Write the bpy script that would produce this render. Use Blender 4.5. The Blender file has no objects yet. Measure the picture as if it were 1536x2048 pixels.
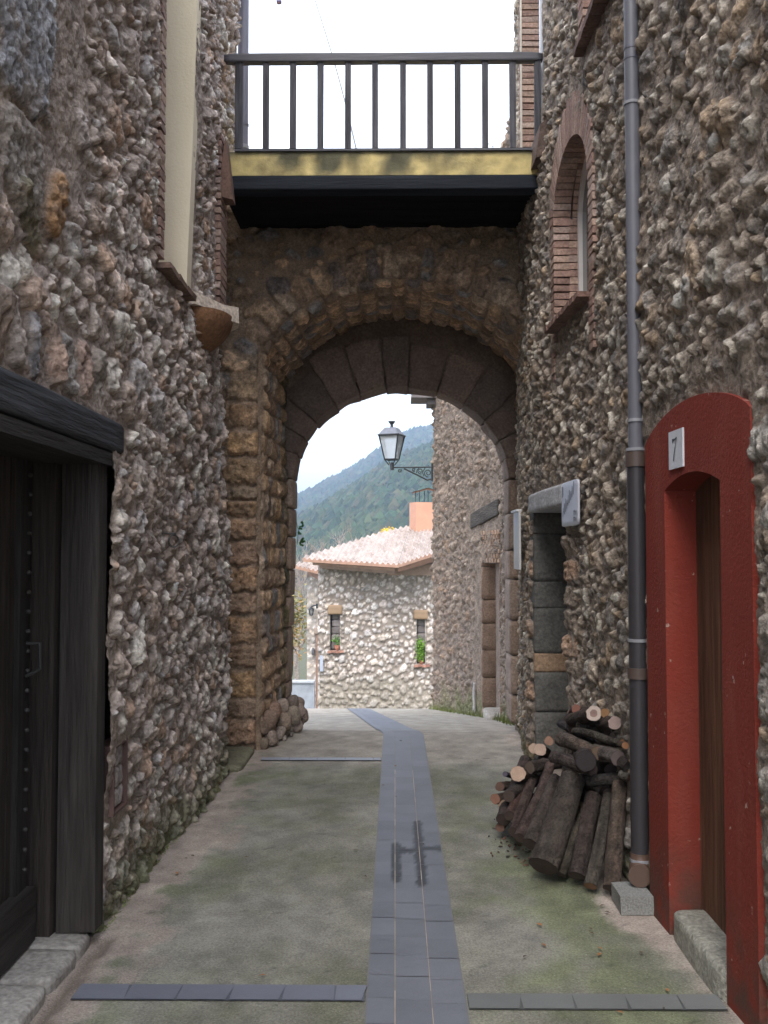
import bpy, math, random
import numpy as np
from mathutils import Matrix, Vector

# ------------------------------------------------------------------ camera, world, sun
sc = bpy.context.scene
COL = sc.collection
CAM = (0.0, 0.0, 1.6)
PITCH, YAW, FPX = math.radians(2.46), math.radians(0.63), 2000.0
cd = bpy.data.cameras.new("camera"); cam = bpy.data.objects.new("camera", cd); COL.objects.link(cam)
cd.sensor_fit = 'VERTICAL'; cd.sensor_height = 36.0; cd.lens = FPX / 2048.0 * 36.0
cd.clip_start = 0.05; cd.clip_end = 8000
cam.location = CAM; cam.rotation_euler = (math.radians(90) + PITCH, 0, YAW)
sc.camera = cam

SUN_EL, SUN_AZ = math.radians(48), math.radians(188)     # azimuth clockwise from +Y: behind the viewer
w = bpy.data.worlds.new("World"); sc.world = w; w.use_nodes = True
nt = w.node_tree; bg = nt.nodes["Background"]
sky = nt.nodes.new("ShaderNodeTexSky"); sky.sky_type = 'NISHITA'; sky.sun_disc = False
sky.sun_elevation = SUN_EL; sky.sun_rotation = SUN_AZ; sky.dust_density = 2.0; sky.air_density = 1.0
mixw = nt.nodes.new("ShaderNodeMix"); mixw.data_type = 'RGBA'
tcw = nt.nodes.new("ShaderNodeTexCoord"); nzw = nt.nodes.new("ShaderNodeTexNoise")
nzw.inputs["Scale"].default_value = 2.2; nzw.inputs["Detail"].default_value = 5
rw = nt.nodes.new("ShaderNodeMapRange"); rw.inputs[1].default_value = 0.35; rw.inputs[2].default_value = 0.65
rw.inputs[3].default_value = 0.45; rw.inputs[4].default_value = 0.85
nt.links.new(tcw.outputs["Generated"], nzw.inputs["Vector"]); nt.links.new(nzw.outputs["Fac"], rw.inputs[0])
nt.links.new(rw.outputs[0], mixw.inputs["Factor"]); nt.links.new(sky.outputs[0], mixw.inputs["A"])
mixw.inputs["B"].default_value = (8.2, 8.6, 9.4, 1)      # thin bright cloud veil
nt.links.new(mixw.outputs["Result"], bg.inputs["Color"]); bg.inputs["Strength"].default_value = 0.12

sd = bpy.data.lights.new("sun", 'SUN'); sun = bpy.data.objects.new("sun", sd); COL.objects.link(sun)
sd.energy = 0.9; sd.angle = math.radians(30); sd.color = (1.0, 0.95, 0.88)
sdir = Vector((math.sin(SUN_AZ) * math.cos(SUN_EL), math.cos(SUN_AZ) * math.cos(SUN_EL), math.sin(SUN_EL)))
sun.rotation_euler = sdir.to_track_quat('Z', 'Y').to_euler()

sc.view_settings.view_transform = 'Standard'; sc.view_settings.look = 'None'
sc.view_settings.exposure = 1.7; sc.view_settings.gamma = 1.0; sc.view_settings.use_curve_mapping = False

# ------------------------------------------------------------------ helpers
rnd = random.Random(5)
_f = Vector((-math.sin(YAW) * math.cos(PITCH), math.cos(YAW) * math.cos(PITCH), math.sin(PITCH)))
_r = Vector((math.cos(YAW), math.sin(YAW), 0)); _u = _r.cross(_f)
def P(px, py, D):
    """point at depth Y = D seen at photo pixel (px, py)"""
    d = _f + _r * ((px - 768) / FPX) + _u * ((1024 - py) / FPX)
    t = D / d.y
    return Vector((CAM[0] + d.x * t, D, CAM[2] + d.z * t))
def PZ(py, D, px=790): return P(px, py, D).z

def smooth(a, b, x):
    t = np.clip((np.asarray(x, float) - a) / (b - a), 0, 1); return t * t * (3 - 2 * t)

_tabs = {}
def vnoise(x, y, seed=0):
    if seed not in _tabs: _tabs[seed] = np.random.RandomState(seed + 77).rand(128, 128)
    T = _tabs[seed]
    xi = np.floor(x).astype(int); yi = np.floor(y).astype(int)
    fx = x - xi; fy = y - yi
    fx = fx * fx * (3 - 2 * fx); fy = fy * fy * (3 - 2 * fy)
    a = T[xi % 128, yi % 128]; b = T[(xi + 1) % 128, yi % 128]
    c = T[xi % 128, (yi + 1) % 128]; d = T[(xi + 1) % 128, (yi + 1) % 128]
    return (a * (1 - fx) + b * fx) * (1 - fy) + (c * (1 - fx) + d * fx) * fy
def fbm(x, y, seed=0, oct=4):
    s = 0; a = 0.5; t = 0
    for i in range(oct):
        s = s + a * vnoise(x * 2 ** i + 13.7 * i, y * 2 ** i + 7.3 * i, seed + i); t += a; a *= 0.5
    return s / t - 0.5

def mesh_np(name, V, F, C=None, smooth_sh=True):
    """V (n,3), F (m,4) quads, C (n,3) base colour"""
    me = bpy.data.meshes.new(name)
    V = np.asarray(V, np.float32); F = np.asarray(F, np.int32)
    me.vertices.add(len(V)); me.vertices.foreach_set("co", V.ravel())
    k = F.shape[1]
    me.loops.add(F.size); me.loops.foreach_set("vertex_index", F.ravel())
    me.polygons.add(len(F)); me.polygons.foreach_set("loop_start", np.arange(0, F.size, k, dtype=np.int32))
    me.polygons.foreach_set("use_smooth", np.full(len(F), smooth_sh))
    me.update(calc_edges=True)
    if C is not None:
        at = me.attributes.new("Col", 'FLOAT_COLOR', 'POINT')
        CC = np.ones((len(V), 4), np.float32); CC[:, :3] = np.clip(C, 0, 1); at.data.foreach_set("color", CC.ravel())
    me.validate()
    return me

class MB:
    """collects shapes, each vertex with its own base colour, into ONE mesh"""
    def __init__(s): s.v = []; s.f = []; s.c = []; s.sm = []
    def add(s, vs, fs, col, sm=False):
        o = len(s.v); s.v += [tuple(v) for v in vs]
        if isinstance(col[0], (tuple, list, np.ndarray)): s.c += [tuple(c) for c in col]
        else: s.c += [tuple(col)] * len(vs)
        for f in fs: s.f.append([i + o for i in f]); s.sm.append(sm)
    def box(s, lo, hi, col, rot=None, jit=0):
        c = [(a + b) / 2 for a, b in zip(lo, hi)]
        vs = []
        for k in (0, 1):
            for (i, j) in ((0, 0), (1, 0), (1, 1), (0, 1)):
                p = Vector(((lo, hi)[i][0], (lo, hi)[j][1], (lo, hi)[k][2]))
                if jit: p += Vector([rnd.uniform(-jit, jit) for _ in range(3)])
                if rot is not None: p = rot @ (p - Vector(c)) + Vector(c)
                vs.append(p)
        s.add(vs, [(3, 2, 1, 0), (4, 5, 6, 7), (0, 1, 5, 4), (1, 2, 6, 5), (2, 3, 7, 6), (3, 0, 4, 7)], col)
    def hexa(s, vs, col):
        s.add(vs, [(3, 2, 1, 0), (4, 5, 6, 7), (0, 1, 5, 4), (1, 2, 6, 5), (2, 3, 7, 6), (3, 0, 4, 7)], col)
    def tube(s, pts, radii, col, n=10, caps=True, sm=True, jit=0):
        pts = [Vector(p) for p in pts]; m = len(pts)
        if not isinstance(radii, (list, tuple)): radii = [radii] * m
        vs = []; up = None
        for i, p in enumerate(pts):
            t = (pts[min(i + 1, m - 1)] - pts[max(i - 1, 0)]).normalized()
            if up is None: up = Vector((0, 0, 1)) if abs(t.z) < .9 else Vector((1, 0, 0))
            a = t.cross(up).normalized(); b = a.cross(t).normalized(); up = b
            for k in range(n):
                g = 2 * math.pi * k / n; r = radii[i] * (1 + (rnd.uniform(-jit, jit) if jit else 0))
                vs.append(p + a * (math.cos(g) * r) + b * (math.sin(g) * r))
        fs = [(i * n + k, i * n + (k + 1) % n, (i + 1) * n + (k + 1) % n, (i + 1) * n + k) for i in range(m - 1) for k in range(n)]
        s.add(vs, fs, col, sm)
        if caps: s.add(vs[:n], [tuple(range(n))], col); s.add(vs[-n:], [tuple(reversed(range(n)))], col)
    def lathe(s, c, prof, col, n=16, sm=True):
        vs = [(c[0] + r * math.cos(2 * math.pi * k / n), c[1] + r * math.sin(2 * math.pi * k / n), c[2] + z) for r, z in prof for k in range(n)]
        fs = [(i * n + k, i * n + (k + 1) % n, (i + 1) * n + (k + 1) % n, (i + 1) * n + k) for i in range(len(prof) - 1) for k in range(n)]
        s.add(vs, fs, col, sm)
    def rbox(s, mapf, hs, col, n=5, k=5.0, amp=0.006, fr=14.0):
        """rounded rough block: half sizes hs, mapf(local Vector) -> world"""
        pts, fs = cube_lattice(n)
        ph = [rnd.uniform(0, 6.28) for _ in range(6)]
        fv = [[rnd.uniform(-fr, fr) for _ in range(3)] for _ in range(3)]
        vs = []
        for p in pts:
            q = (abs(p[0]) ** k + abs(p[1]) ** k + abs(p[2]) ** k) ** (1 / k)
            l = [p[i] / q * hs[i] for i in range(3)]
            d = sum(math.sin(fv[j][0] * l[0] + fv[j][1] * l[1] + fv[j][2] * l[2] + ph[j]) for j in range(3)) / 3
            L = math.sqrt(sum(x * x for x in l)) + 1e-6
            vs.append(mapf(Vector([x * (1 + amp * d / L) for x in l])))
        s.add(vs, fs, col, True)
    def build(s, name, mat, parent=None):
        me = bpy.data.meshes.new(name); me.from_pydata(s.v, [], s.f)
        me.polygons.foreach_set("use_smooth", s.sm)
        at = me.attributes.new("Col", 'FLOAT_COLOR', 'POINT')
        at.data.foreach_set("color", [x for c in s.c for x in (c[0], c[1], c[2], 1)])
        me.update(); return link(name, me, mat, parent)

_lat = {}
def cube_lattice(n):
    if n in _lat: return _lat[n]
    idx = {}; pts = []; fs = []
    def g(p):
        if p not in idx: idx[p] = len(pts); pts.append(tuple(2.0 * x / n - 1 for x in p))
        return idx[p]
    for ax in range(3):
        b, c = (ax + 1) % 3, (ax + 2) % 3
        for side in (0, n):
            for i in range(n):
                for j in range(n):
                    q = []
                    for (di, dj) in ((0, 0), (1, 0), (1, 1), (0, 1)):
                        p = [0, 0, 0]; p[ax] = side; p[b] = i + di; p[c] = j + dj; q.append(g(tuple(p)))
                    fs.append(tuple(q) if side else tuple(reversed(q)))
    _lat[n] = (pts, fs); return _lat[n]

def link(name, me, mat, parent=None):
    o = bpy.data.objects.new(name, me); COL.objects.link(o)
    if mat: me.materials.append(mat)
    if parent:
        o.parent = parent; M = Matrix.Translation(parent.location); p = parent
        loc = Vector(parent.location)
        while p.parent: p = p.parent; loc += p.location * 0
        o.matrix_parent_inverse = Matrix.Translation(-Vector(base_loc(parent)))
    return o
def base_loc(o):
    return o.location if o.parent is None else Vector((0, 0, 0))
def tag(o, label, cat, group=None):
    o['label'] = label; o['category'] = cat
    if group: o['group'] = group
    return o
def thing(name, label, cat, loc=(0, 0, 0), group=None):
    o = bpy.data.objects.new(name, None); COL.objects.link(o); o.location = loc; o.empty_display_size = .1
    return tag(o, label, cat, group)
def struct(o, kind='structure'): o['kind'] = kind; return o

def mat(name, rough=.9, ns=6, na=.3, bs=60, bd=.004, stretch=(1, 1, 1), spec=.3, metal=0, bumps=1.0, col=None, ns2=None):
    m = bpy.data.materials.new(name); m.use_nodes = True; t = m.node_tree; N = t.nodes; L = t.links
    b = N["Principled BSDF"]; b.inputs["Roughness"].default_value = rough; b.inputs["Metallic"].default_value = metal
    b.inputs["Specular IOR Level"].default_value = spec
    tc = N.new("ShaderNodeTexCoord"); mp = N.new("ShaderNodeMapping"); mp.inputs["Scale"].default_value = stretch
    L.new(tc.outputs["Object"], mp.inputs[0])
    n1 = N.new("ShaderNodeTexNoise"); n1.inputs["Scale"].default_value = ns; n1.inputs["Detail"].default_value = 8; n1.inputs["Roughness"].default_value = .65
    L.new(mp.outputs[0], n1.inputs["Vector"])
    mr = N.new("ShaderNodeMapRange"); mr.inputs[1].default_value = .25; mr.inputs[2].default_value = .75
    mr.inputs[3].default_value = 1 - na; mr.inputs[4].default_value = 1 + na; L.new(n1.outputs["Fac"], mr.inputs[0])
    at = N.new("ShaderNodeAttribute"); at.attribute_name = "Col"
    vm = N.new("ShaderNodeVectorMath"); vm.operation = 'SCALE'
    L.new(at.outputs["Color"], vm.inputs[0]); L.new(mr.outputs[0], vm.inputs["Scale"])
    last = vm.outputs[0]
    if ns2:      # second finer speckle
        n3 = N.new("ShaderNodeTexNoise"); n3.inputs["Scale"].default_value = ns2; n3.inputs["Detail"].default_value = 3
        L.new(mp.outputs[0], n3.inputs["Vector"])
        m3 = N.new("ShaderNodeMapRange"); m3.inputs[1].default_value = .3; m3.inputs[2].default_value = .7; m3.inputs[3].default_value = .72; m3.inputs[4].default_value = 1.28
        L.new(n3.outputs["Fac"], m3.inputs[0])
        v3 = N.new("ShaderNodeVectorMath"); v3.operation = 'SCALE'; L.new(last, v3.inputs[0]); L.new(m3.outputs[0], v3.inputs["Scale"]); last = v3.outputs[0]
    L.new(last, b.inputs["Base Color"])
    n2 = N.new("ShaderNodeTexNoise"); n2.inputs["Scale"].default_value = bs; n2.inputs["Detail"].default_value = 6; n2.inputs["Roughness"].default_value = .6
    L.new(mp.outputs[0], n2.inputs["Vector"])
    bp = N.new("ShaderNodeBump"); bp.inputs["Strength"].default_value = bumps; bp.inputs["Distance"].default_value = bd
    L.new(n2.outputs["Fac"], bp.inputs["Height"]); L.new(bp.outputs[0], b.inputs["Normal"])
    return m

M_stone = mat("rubble_stone", .92, 9, .38, 45, .02, ns2=60)
M_stone2 = mat("dressed_stone", .9, 6, .3, 40, .01, ns2=50)
M_far = mat("pale_stone", .95, 3, .22, 14, .02)
M_brick = mat("brick", .92, 12, .3, 70, .006, ns2=60)
M_conc = mat("concrete", .93, 3.6, .24, 90, .006, ns2=130)
M_paver = mat("slate_paver", .6, 4, .12, 80, .002, spec=.4)
M_wood = mat("old_wood", .8, 12, .6, 45, .02, (1, 1, .06), ns2=60, spec=.25)
M_woodh = mat("old_beam", .8, 12, .6, 45, .02, (1, .07, 1), ns2=60, spec=.25)
M_woodx = mat("rail_wood", .6, 9, .3, 55, .004, (.1, 1, 1), spec=.4)
M_bark = mat("bark", .95, 16, .7, 50, .035, ns2=90)
M_cut = mat("cut_wood", .85, 20, .2, 90, .002)
M_plaster = mat("plaster", .9, 3.5, .13, 40, .006, ns2=9)
M_smooth = mat("smooth_plaster", .9, 2.2, .05, 60, .003)
M_dark = mat("matte_wood", 1, 9, .4, 55, .006, (.1, 1, 1), spec=.0)
M_red = mat("red_render", .9, 2.2, .08, 60, .006, spec=.2)
def weather_red(m):
    t = m.node_tree; N = t.nodes; L = t.links; b = N["Principled BSDF"]; src = b.inputs["Base Color"].links[0].from_socket
    tc = N.new("ShaderNodeTexCoord")
    def mask(scale, lo, hi, det=4, st=(1, 1, 1)):
        mp = N.new("ShaderNodeMapping"); mp.inputs["Scale"].default_value = st; L.new(tc.outputs["Object"], mp.inputs[0])
        n = N.new("ShaderNodeTexNoise"); n.inputs["Scale"].default_value = scale; n.inputs["Detail"].default_value = det; L.new(mp.outputs[0], n.inputs["Vector"])
        r = N.new("ShaderNodeMapRange"); r.inputs[1].default_value = lo; r.inputs[2].default_value = hi; L.new(n.outputs["Fac"], r.inputs[0]); return r.outputs[0]
    def over(s_, msk, col):
        x = N.new("ShaderNodeMix"); x.data_type = 'RGBA'; L.new(msk, x.inputs["Factor"]); L.new(s_, x.inputs["A"]); x.inputs["B"].default_value = col; return x.outputs["Result"]
    c = over(src, mask(22, .69, .73, 6), (.42, .30, .25, 1))             # small pale chips
    f = N.new("ShaderNodeMath"); f.operation = 'MULTIPLY'; f.inputs[1].default_value = .35; L.new(mask(5, .5, .75, 6, (1, 1, .25)), f.inputs[0])
    c = over(c, f.outputs[0], (.30, .10, .075, 1))                       # chalky run marks
    sx = N.new("ShaderNodeSeparateXYZ"); L.new(tc.outputs["Object"], sx.inputs[0])
    r = N.new("ShaderNodeMapRange"); r.inputs[1].default_value = .45; r.inputs[2].default_value = .0; r.inputs[3].default_value = 0; r.inputs[4].default_value = 1; L.new(sx.outputs["Z"], r.inputs[0])
    q = N.new("ShaderNodeMath"); q.operation = 'MULTIPLY'; L.new(r.outputs[0], q.inputs[0]); L.new(mask(9, .35, .6, 6), q.inputs[1])
    L.new(over(c, q.outputs[0], (.085, .06, .045, 1)), b.inputs["Base Color"])   # splashed dirt at the foot
def specks(m):
    t = m.node_tree; N = t.nodes; L = t.links; b = N["Principled BSDF"]; src = b.inputs["Base Color"].links[0].from_socket
    tc = N.new("ShaderNodeTexCoord")
    for sc_, lo, hi, col in ((170, .70, .73, (.50, .48, .44, 1)), (120, .715, .74, (.07, .065, .055, 1)), (34, .70, .76, (.11, .11, .085, 1))):
        n = N.new("ShaderNodeTexNoise"); n.inputs["Scale"].default_value = sc_; n.inputs["Detail"].default_value = 2; L.new(tc.outputs["Object"], n.inputs["Vector"])
        r = N.new("ShaderNodeMapRange"); r.inputs[1].default_value = lo; r.inputs[2].default_value = hi; r.inputs[4].default_value = .8; L.new(n.outputs["Fac"], r.inputs[0])
        x = N.new("ShaderNodeMix"); x.data_type = 'RGBA'; L.new(r.outputs[0], x.inputs["Factor"]); L.new(src, x.inputs["A"]); x.inputs["B"].default_value = col; src = x.outputs["Result"]
    L.new(src, b.inputs["Base Color"])
specks(M_conc)
weather_red(M_red)
M_pipe = mat("pipe_paint", .45, 5, .14, 30, .002, (1, 1, .25), spec=.45)
M_iron = mat("wrought_iron", .55, 20, .25, 90, .002, spec=.5)
M_white = mat("white_paint", .4, 4, .1, 30, .001)
M_leaf = mat("leaf", .6, 3, .35, 30, .001)
M_tile = mat("roof_tile", .9, 5, .25, 30, .01)
M_forest = mat("forest_canopy", .9, .12, .45, .5, .3)
M_plant = M_leaf
mg = bpy.data.materials.new("window_glass"); mg.use_nodes = True
g = mg.node_tree.nodes["Principled BSDF"]; g.inputs["Base Color"].default_value = (.03, .035, .035, 1); g.inputs["Roughness"].default_value = .08
M_glass = mg
ml = bpy.data.materials.new("lantern_glass"); ml.use_nodes = True
g = ml.node_tree.nodes["Principled BSDF"]; g.inputs["Base Color"].default_value = (.62, .64, .64, 1); g.inputs["Roughness"].default_value = .25
g.inputs["Transmission Weight"].default_value = .55
M_lglass = ml

# ------------------------------------------------------------------ rubble masonry as real relief
def scatter(rs, u0, u1, v0, v1, levels, asp, reject, gap):
    C = np.zeros((0, 3)); out = []
    cap = 12000; A = np.zeros((cap, 3)); n = 0
    for r, tries in levels:
        for _ in range(int(tries)):
            u = rs.uniform(u0, u1); v = rs.uniform(v0, v1); rr = r * rs.uniform(.85, 1.2)
            if reject is not None and reject(u, v, rr): continue
            if n:
                du = (A[:n, 0] - u) / asp; dv = A[:n, 1] - v
                if ((du * du + dv * dv) < ((A[:n, 2] + rr) * gap) ** 2).any(): continue
            A[n] = (u, v, rr); n += 1
            if n >= cap: return A[:n]
    return A[:n]

def relief(U, V, seed, levels, pal, mortar, Hs=.03, gap=.92, asp=1.25, reject=None, explicit=(), mort_amp=.012, und=.03,
           ang=0.7, lean=0.0, hvar=.6, moss=None, tilt=.25, rough=.008, chip=.9, fill=.35, crag=.5, gritty=0):
    """returns height and colour grids; explicit stones: (u, v, half_u, half_v, angle, colour, height, squareness)"""
    rs = np.random.RandomState(seed)
    UU, VV = np.meshgrid(U, V, indexing='ij')
    base = fbm(UU * 9, VV * 9, seed, 4) * mort_amp * 2 + fill * Hs * (.5 + 1.6 * fbm(UU * 3.3, VV * 3.3, seed + 31, 3))
    facet = np.abs(fbm(UU * 19, VV * 19, seed + 60, 3)) * -2 + .3
    H = base.copy()
    mc = np.array(mortar)
    C = mc[None, None, :] * (1 + fbm(UU * 4, VV * 4, seed + 5, 4)[..., None] * .6)
    A = scatter(rs, U[0], U[-1], V[0], V[-1], levels, asp, reject, gap)
    stones = []
    for (u, v, r) in A:
        th = lean + rs.normal(0, .35)
        e = rs.uniform(.8, 1.75)
        c = np.array(pal[rs.randint(len(pal))]) * rs.uniform(.72, 1.25)
        stones.append((u, v, r * asp * e ** .5, r / e ** .5, th, c, Hs * (1 - hvar / 2 + hvar * rs.rand()) * (.6 + .4 * r / levels[0][0]), None))
    for s in explicit: stones.append(s)
    wx = fbm(UU * 16, VV * 16, seed + 9, 3) ; wy = fbm(UU * 16 + 50, VV * 16, seed + 11, 3)
    fine = fbm(UU * 40, VV * 40, seed + 15, 3)
    for (u, v, hu, hv, th, c, h, sq) in stones:
        R = max(hu, hv) * 1.45
        i0, i1 = np.searchsorted(U, [u - R, u + R]); j0, j1 = np.searchsorted(V, [v - R, v + R])
        if i1 - i0 < 2 or j1 - j0 < 2: continue
        sl = (slice(i0, i1), slice(j0, j1))
        x = UU[sl] - u + wx[sl] * min(hu, hv) * .55; y = VV[sl] - v + wy[sl] * min(hu, hv) * .55
        cx = x * math.cos(th) + y * math.sin(th); cy = -x * math.sin(th) + y * math.cos(th)
        cx = cx / hu; cy = cy / hv
        if sq is None:
            K = rs.randint(5, 9); a0 = rs.uniform(0, 6.28); d = 0
            p = 4 if rs.rand() < ang else 2.4
            for k in range(K):
                a = a0 + 2 * math.pi * k / K + rs.uniform(-.25, .25)
                d = d + np.maximum(0, (cx * math.cos(a) + cy * math.sin(a)) / rs.uniform(.78, 1.08)) ** p
            d = d ** (1 / p)
        else:
            d = (np.abs(cx) ** sq + np.abs(cy) ** sq) ** (1 / sq)
        ins = d < 1
        prof = np.sqrt(np.clip(1 - d ** (4.6 if sq is None or sq < 5 else 9), 0, 1))
        gx, gy = rs.normal(0, tilt, 2)
        top = h * prof * (1 + gx * cx + gy * cy + crag * min(1, .07 / max(hu, hv)) * facet[sl]) + fine[sl] * rough * 2 * ins
        new = np.where(ins, top, -9)
        cur = H[sl]; m = new > cur
        H[sl] = np.where(m, new, cur)
        edge = np.clip((1 - d) * 9, 0, 1)[..., None] * chip
        cc = np.asarray(c)[None, None, :] * (1 + wx[sl][..., None] * .9 + (fine[sl] * 1.3)[..., None] + (facet[sl] * .5)[..., None])
        C[sl] = np.where(m[..., None], C[sl] * (1 - edge) + cc * edge, C[sl])
    # weathering: mortar smeared over stones, pitted ridged surface everywhere
    if gritty:
        sm = smooth(-.02, .16, fbm(UU * 13, VV * 13, seed + 70, 4))[..., None] * .48
        C = C * (1 - sm) + mc[None, None, :] * (1 + fine[..., None] * .9) * sm
        rg = np.abs(fbm(UU * 11, VV * 11, seed + 80, 4)); r2 = np.abs(fbm(UU * 27, VV * 27, seed + 84, 3))
        H = H - gritty * (np.clip(.10 - rg, 0, 1) * 1.1 + np.clip(.09 - r2, 0, 1) * .8 - .06) + fine * gritty * .22
    H = H + fbm(UU * 1.1, VV * 1.1, seed + 20, 2) * und * 2
    if moss is not None:
        mm, mcol = moss(UU, VV, seed)
        mm = mm[..., None]; C = C * (1 - mm) + np.array(mcol)[None, None, :] * (1 + fine[..., None] * .8) * mm
    return UU, VV, H, C

def grid_mesh(name, XYZ, C, hole, flip, matl, parent):
    n, m = XYZ.shape[:2]
    idx = np.arange(n * m).reshape(n, m)
    q = np.stack([idx[:-1, :-1], idx[1:, :-1], idx[1:, 1:], idx[:-1, 1:]], -1)
    if hole is not None: q = q[~hole]
    q = q.reshape(-1, 4)
    if flip: q = q[:, ::-1]
    used, inv = np.unique(q.ravel(), return_inverse=True)
    me = mesh_np(name, XYZ.reshape(-1, 3)[used], inv.reshape(-1, 4), C.reshape(-1, 3)[used])
    return link(name, me, matl, parent)
def centers(UU, VV): return (UU[:-1, :-1] + UU[1:, 1:]) / 2, (VV[:-1, :-1] + VV[1:, 1:]) / 2

PAL_L = [(0.556, 0.468, 0.42), (0.665, 0.584, 0.523), (0.417, 0.34, 0.3), (0.625, 0.504, 0.433), (0.526, 0.489, 0.473), (0.75, 0.693, 0.612), (0.514, 0.361, 0.268), (0.375, 0.293, 0.242), (0.61, 0.53, 0.473)]
PAL_R = [(0.416, 0.345, 0.273), (0.515, 0.451, 0.373), (0.317, 0.25, 0.191), (0.446, 0.413, 0.355), (0.594, 0.538, 0.455), (0.287, 0.26, 0.233), (0.416, 0.307, 0.209), (0.376, 0.317, 0.255), (0.228, 0.211, 0.196)]
MORT_L = (.36, .295, .25); MORT_R = (.29, .235, .19)
BRICK = [(.36, .24, .19), (.40, .28, .22), (.33, .21, .17), (.42, .31, .26), (.29, .19, .155)]
def bcol(): c = rnd.choice(BRICK); k = rnd.uniform(.8, 1.15); return tuple(x * k for x in c)
def j3(c, a=.12): k = rnd.uniform(1 - a, 1 + a); return tuple(x * k for x in c)

# ------------------------------------------------------------------ ground
def G(Y): return -0.12 * np.maximum(0, np.asarray(Y, float) - 9.0) * smooth(8.6, 9.8, Y)
def Gd(Y): return np.where(np.asarray(Y) < 16.2, G(Y), G(16.2) - .24 * (np.asarray(Y, float) - 16.2))

def edges_nonuni(parts):
    out = []
    for a, b, s in parts: out.append(np.arange(a, b - s * .4, s))
    return np.concatenate(out + [[parts[-1][1]]])

# street sheet
U = np.arange(-3.2, 3.21, .03); V = edges_nonuni([(-6, 1.8, .15), (1.8, 10, .025), (10, 19, .04)])
UU, VV = np.meshgrid(U, V, indexing='ij')
n1 = fbm(UU * 2.2, VV * 1.4, 3, 5); n2 = fbm(UU * 9, VV * 7, 8, 4); n3 = fbm(UU * .9, VV * .7, 12, 3)
Cg = np.zeros(UU.shape + (3,)); conc = np.array((.37, .36, .32)); mossd = np.array((.185, .19, .135)); pink = np.array((.50, .42, .365))
mL = smooth(-1.10, -1.0, UU + n1 * .45 + n2 * .35)                    # left: bare pink band by the wall
mR = 1 - smooth(.96, 1.08, UU + n1 * .35 + n2 * .2 - .12 * smooth(5, 3.5, VV))
far = smooth(7.55, 7.95, VV + n2 * .3)
m = np.clip(mL * mR * (1 - .85 * far) * (.75 + n1 * 1.4 + n2 * .9), 0, 1)
grn = np.clip(smooth(.35, .95, UU + n2) * (1 - smooth(5.5, 7, VV)) * .55 + smooth(-.55, -.95, UU + n1) * .5 * mL, 0, 1)[..., None]
Cg[:] = conc; pk = np.clip(1 - mL * mR + far * .45, 0, 1)[..., None] * .85; Cg = Cg * (1 - pk) + pink * pk
md = np.clip(m * (.62 + n1 * 1.5 - n3 * 1.0 + n2 * .6), 0, .92)[..., None]
mc = mossd * (1 - grn) + np.array((.21, .25, .12)) * grn
Cg = Cg * (1 - md) + mc * md
beig = np.array((.48, .44, .37)); fb = smooth(9.0, 11, VV)[..., None] * .7
Cg = Cg * (1 - fb) + beig * fb
Cg = Cg * (1 + n2[..., None] * .5) * (.74, .73, .72)
n5 = fbm(UU * 14, VV * 11, 44, 5); Cg = Cg * (1 + n5[..., None] * .55)
leafs = (fbm(UU * 38, VV * 38, 33, 2) > .385); Cg[leafs] *= .65
gut = np.exp(-((UU + 1.205 + n2 * .05) / .028) ** 2) * (VV < 4.25)
Cg = Cg * (1 - .75 * gut[..., None]) + np.array((.10, .075, .055)) * (.75 * gut)[..., None]
Z = Gd(VV) + n2 * .004 - .004 - .02 * gut
grid_mesh_o = grid_mesh("street", np.stack([UU, VV, Z], -1), Cg, None, False, M_conc, None); struct(grid_mesh_o)

# wide ground sheet to the horizon
Ux = np.concatenate([-np.geomspace(3000, 6, 40), np.arange(-5, 5.1, .5), np.geomspace(6, 3000, 40)])
Vy = np.concatenate([[-600, -100, -20, -6], np.arange(-4, 30, .5), np.geomspace(30, 3800, 60)])
UU, VV = np.meshgrid(Ux, Vy, indexing='ij')
Z = np.where(VV < 45, np.maximum(Gd(VV), -7.0), -7.0) - .05 - .25 * (np.abs(UU) > 3)
Cw = np.zeros(UU.shape + (3,)); Cw[:] = (.10, .10, .06)
struct(grid_mesh("ground", np.stack([UU, VV, Z], -1), Cw, None, False, M_conc, None))

# central paving strip and cross bands
sb = MB()
def stripx(Y): return -.10 if Y < 9 else -.10 - .094 * (Y - 9)
def wet(x, y):     # damp trails seeping along the joints
    s = 0
    for (x0, x1, y0, y1) in ((-.012, .022, 4.98, 5.6), (.112, .15, 4.93, 6.05), (0, .13, 5.46, 5.50), (.13, .26, 5.50, 5.53)):
        dx = max(x0 - x, 0, x - x1); dy = max(y0 - y, 0, y - y1)
        s = max(s, 1 - (dx / .012) - dy / .04)
    if s <= 0: return 0
    s += (vnoise(np.array(x * 60.), np.array(y * 30.), 4) - .5) * .9
    return min(1, max(0, s * 1.5))
slate = (.145, .152, .175)
def paver(x0, x1, y0, y1, sk, col, zt=.0045):
    nx = max(1, int((x1 - x0) / .012)); ny = max(1, int((y1 - y0) / .03)) if 4.7 < y0 < 6.3 else 1
    if ny == 1: nx = 1
    vs = []; cs = []; e = rnd.uniform(-.0008, .0008)
    for i in range(nx + 1):
        for j in range(ny + 1):
            x = x0 + (x1 - x0) * i / nx; y = y0 + (y1 - y0) * j / ny
            vs.append((x + sk(y), y, float(Gd(y)) + zt + e)); k = 1 - .74 * wet(x, y) if ny > 1 else 1
            cs.append(tuple(c * k for c in col))
    fs = [(i * (ny + 1) + j, (i + 1) * (ny + 1) + j, (i + 1) * (ny + 1) + j + 1, i * (ny + 1) + j + 1) for i in range(nx) for j in range(ny)]
    sb.add(vs, fs, cs)
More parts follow.
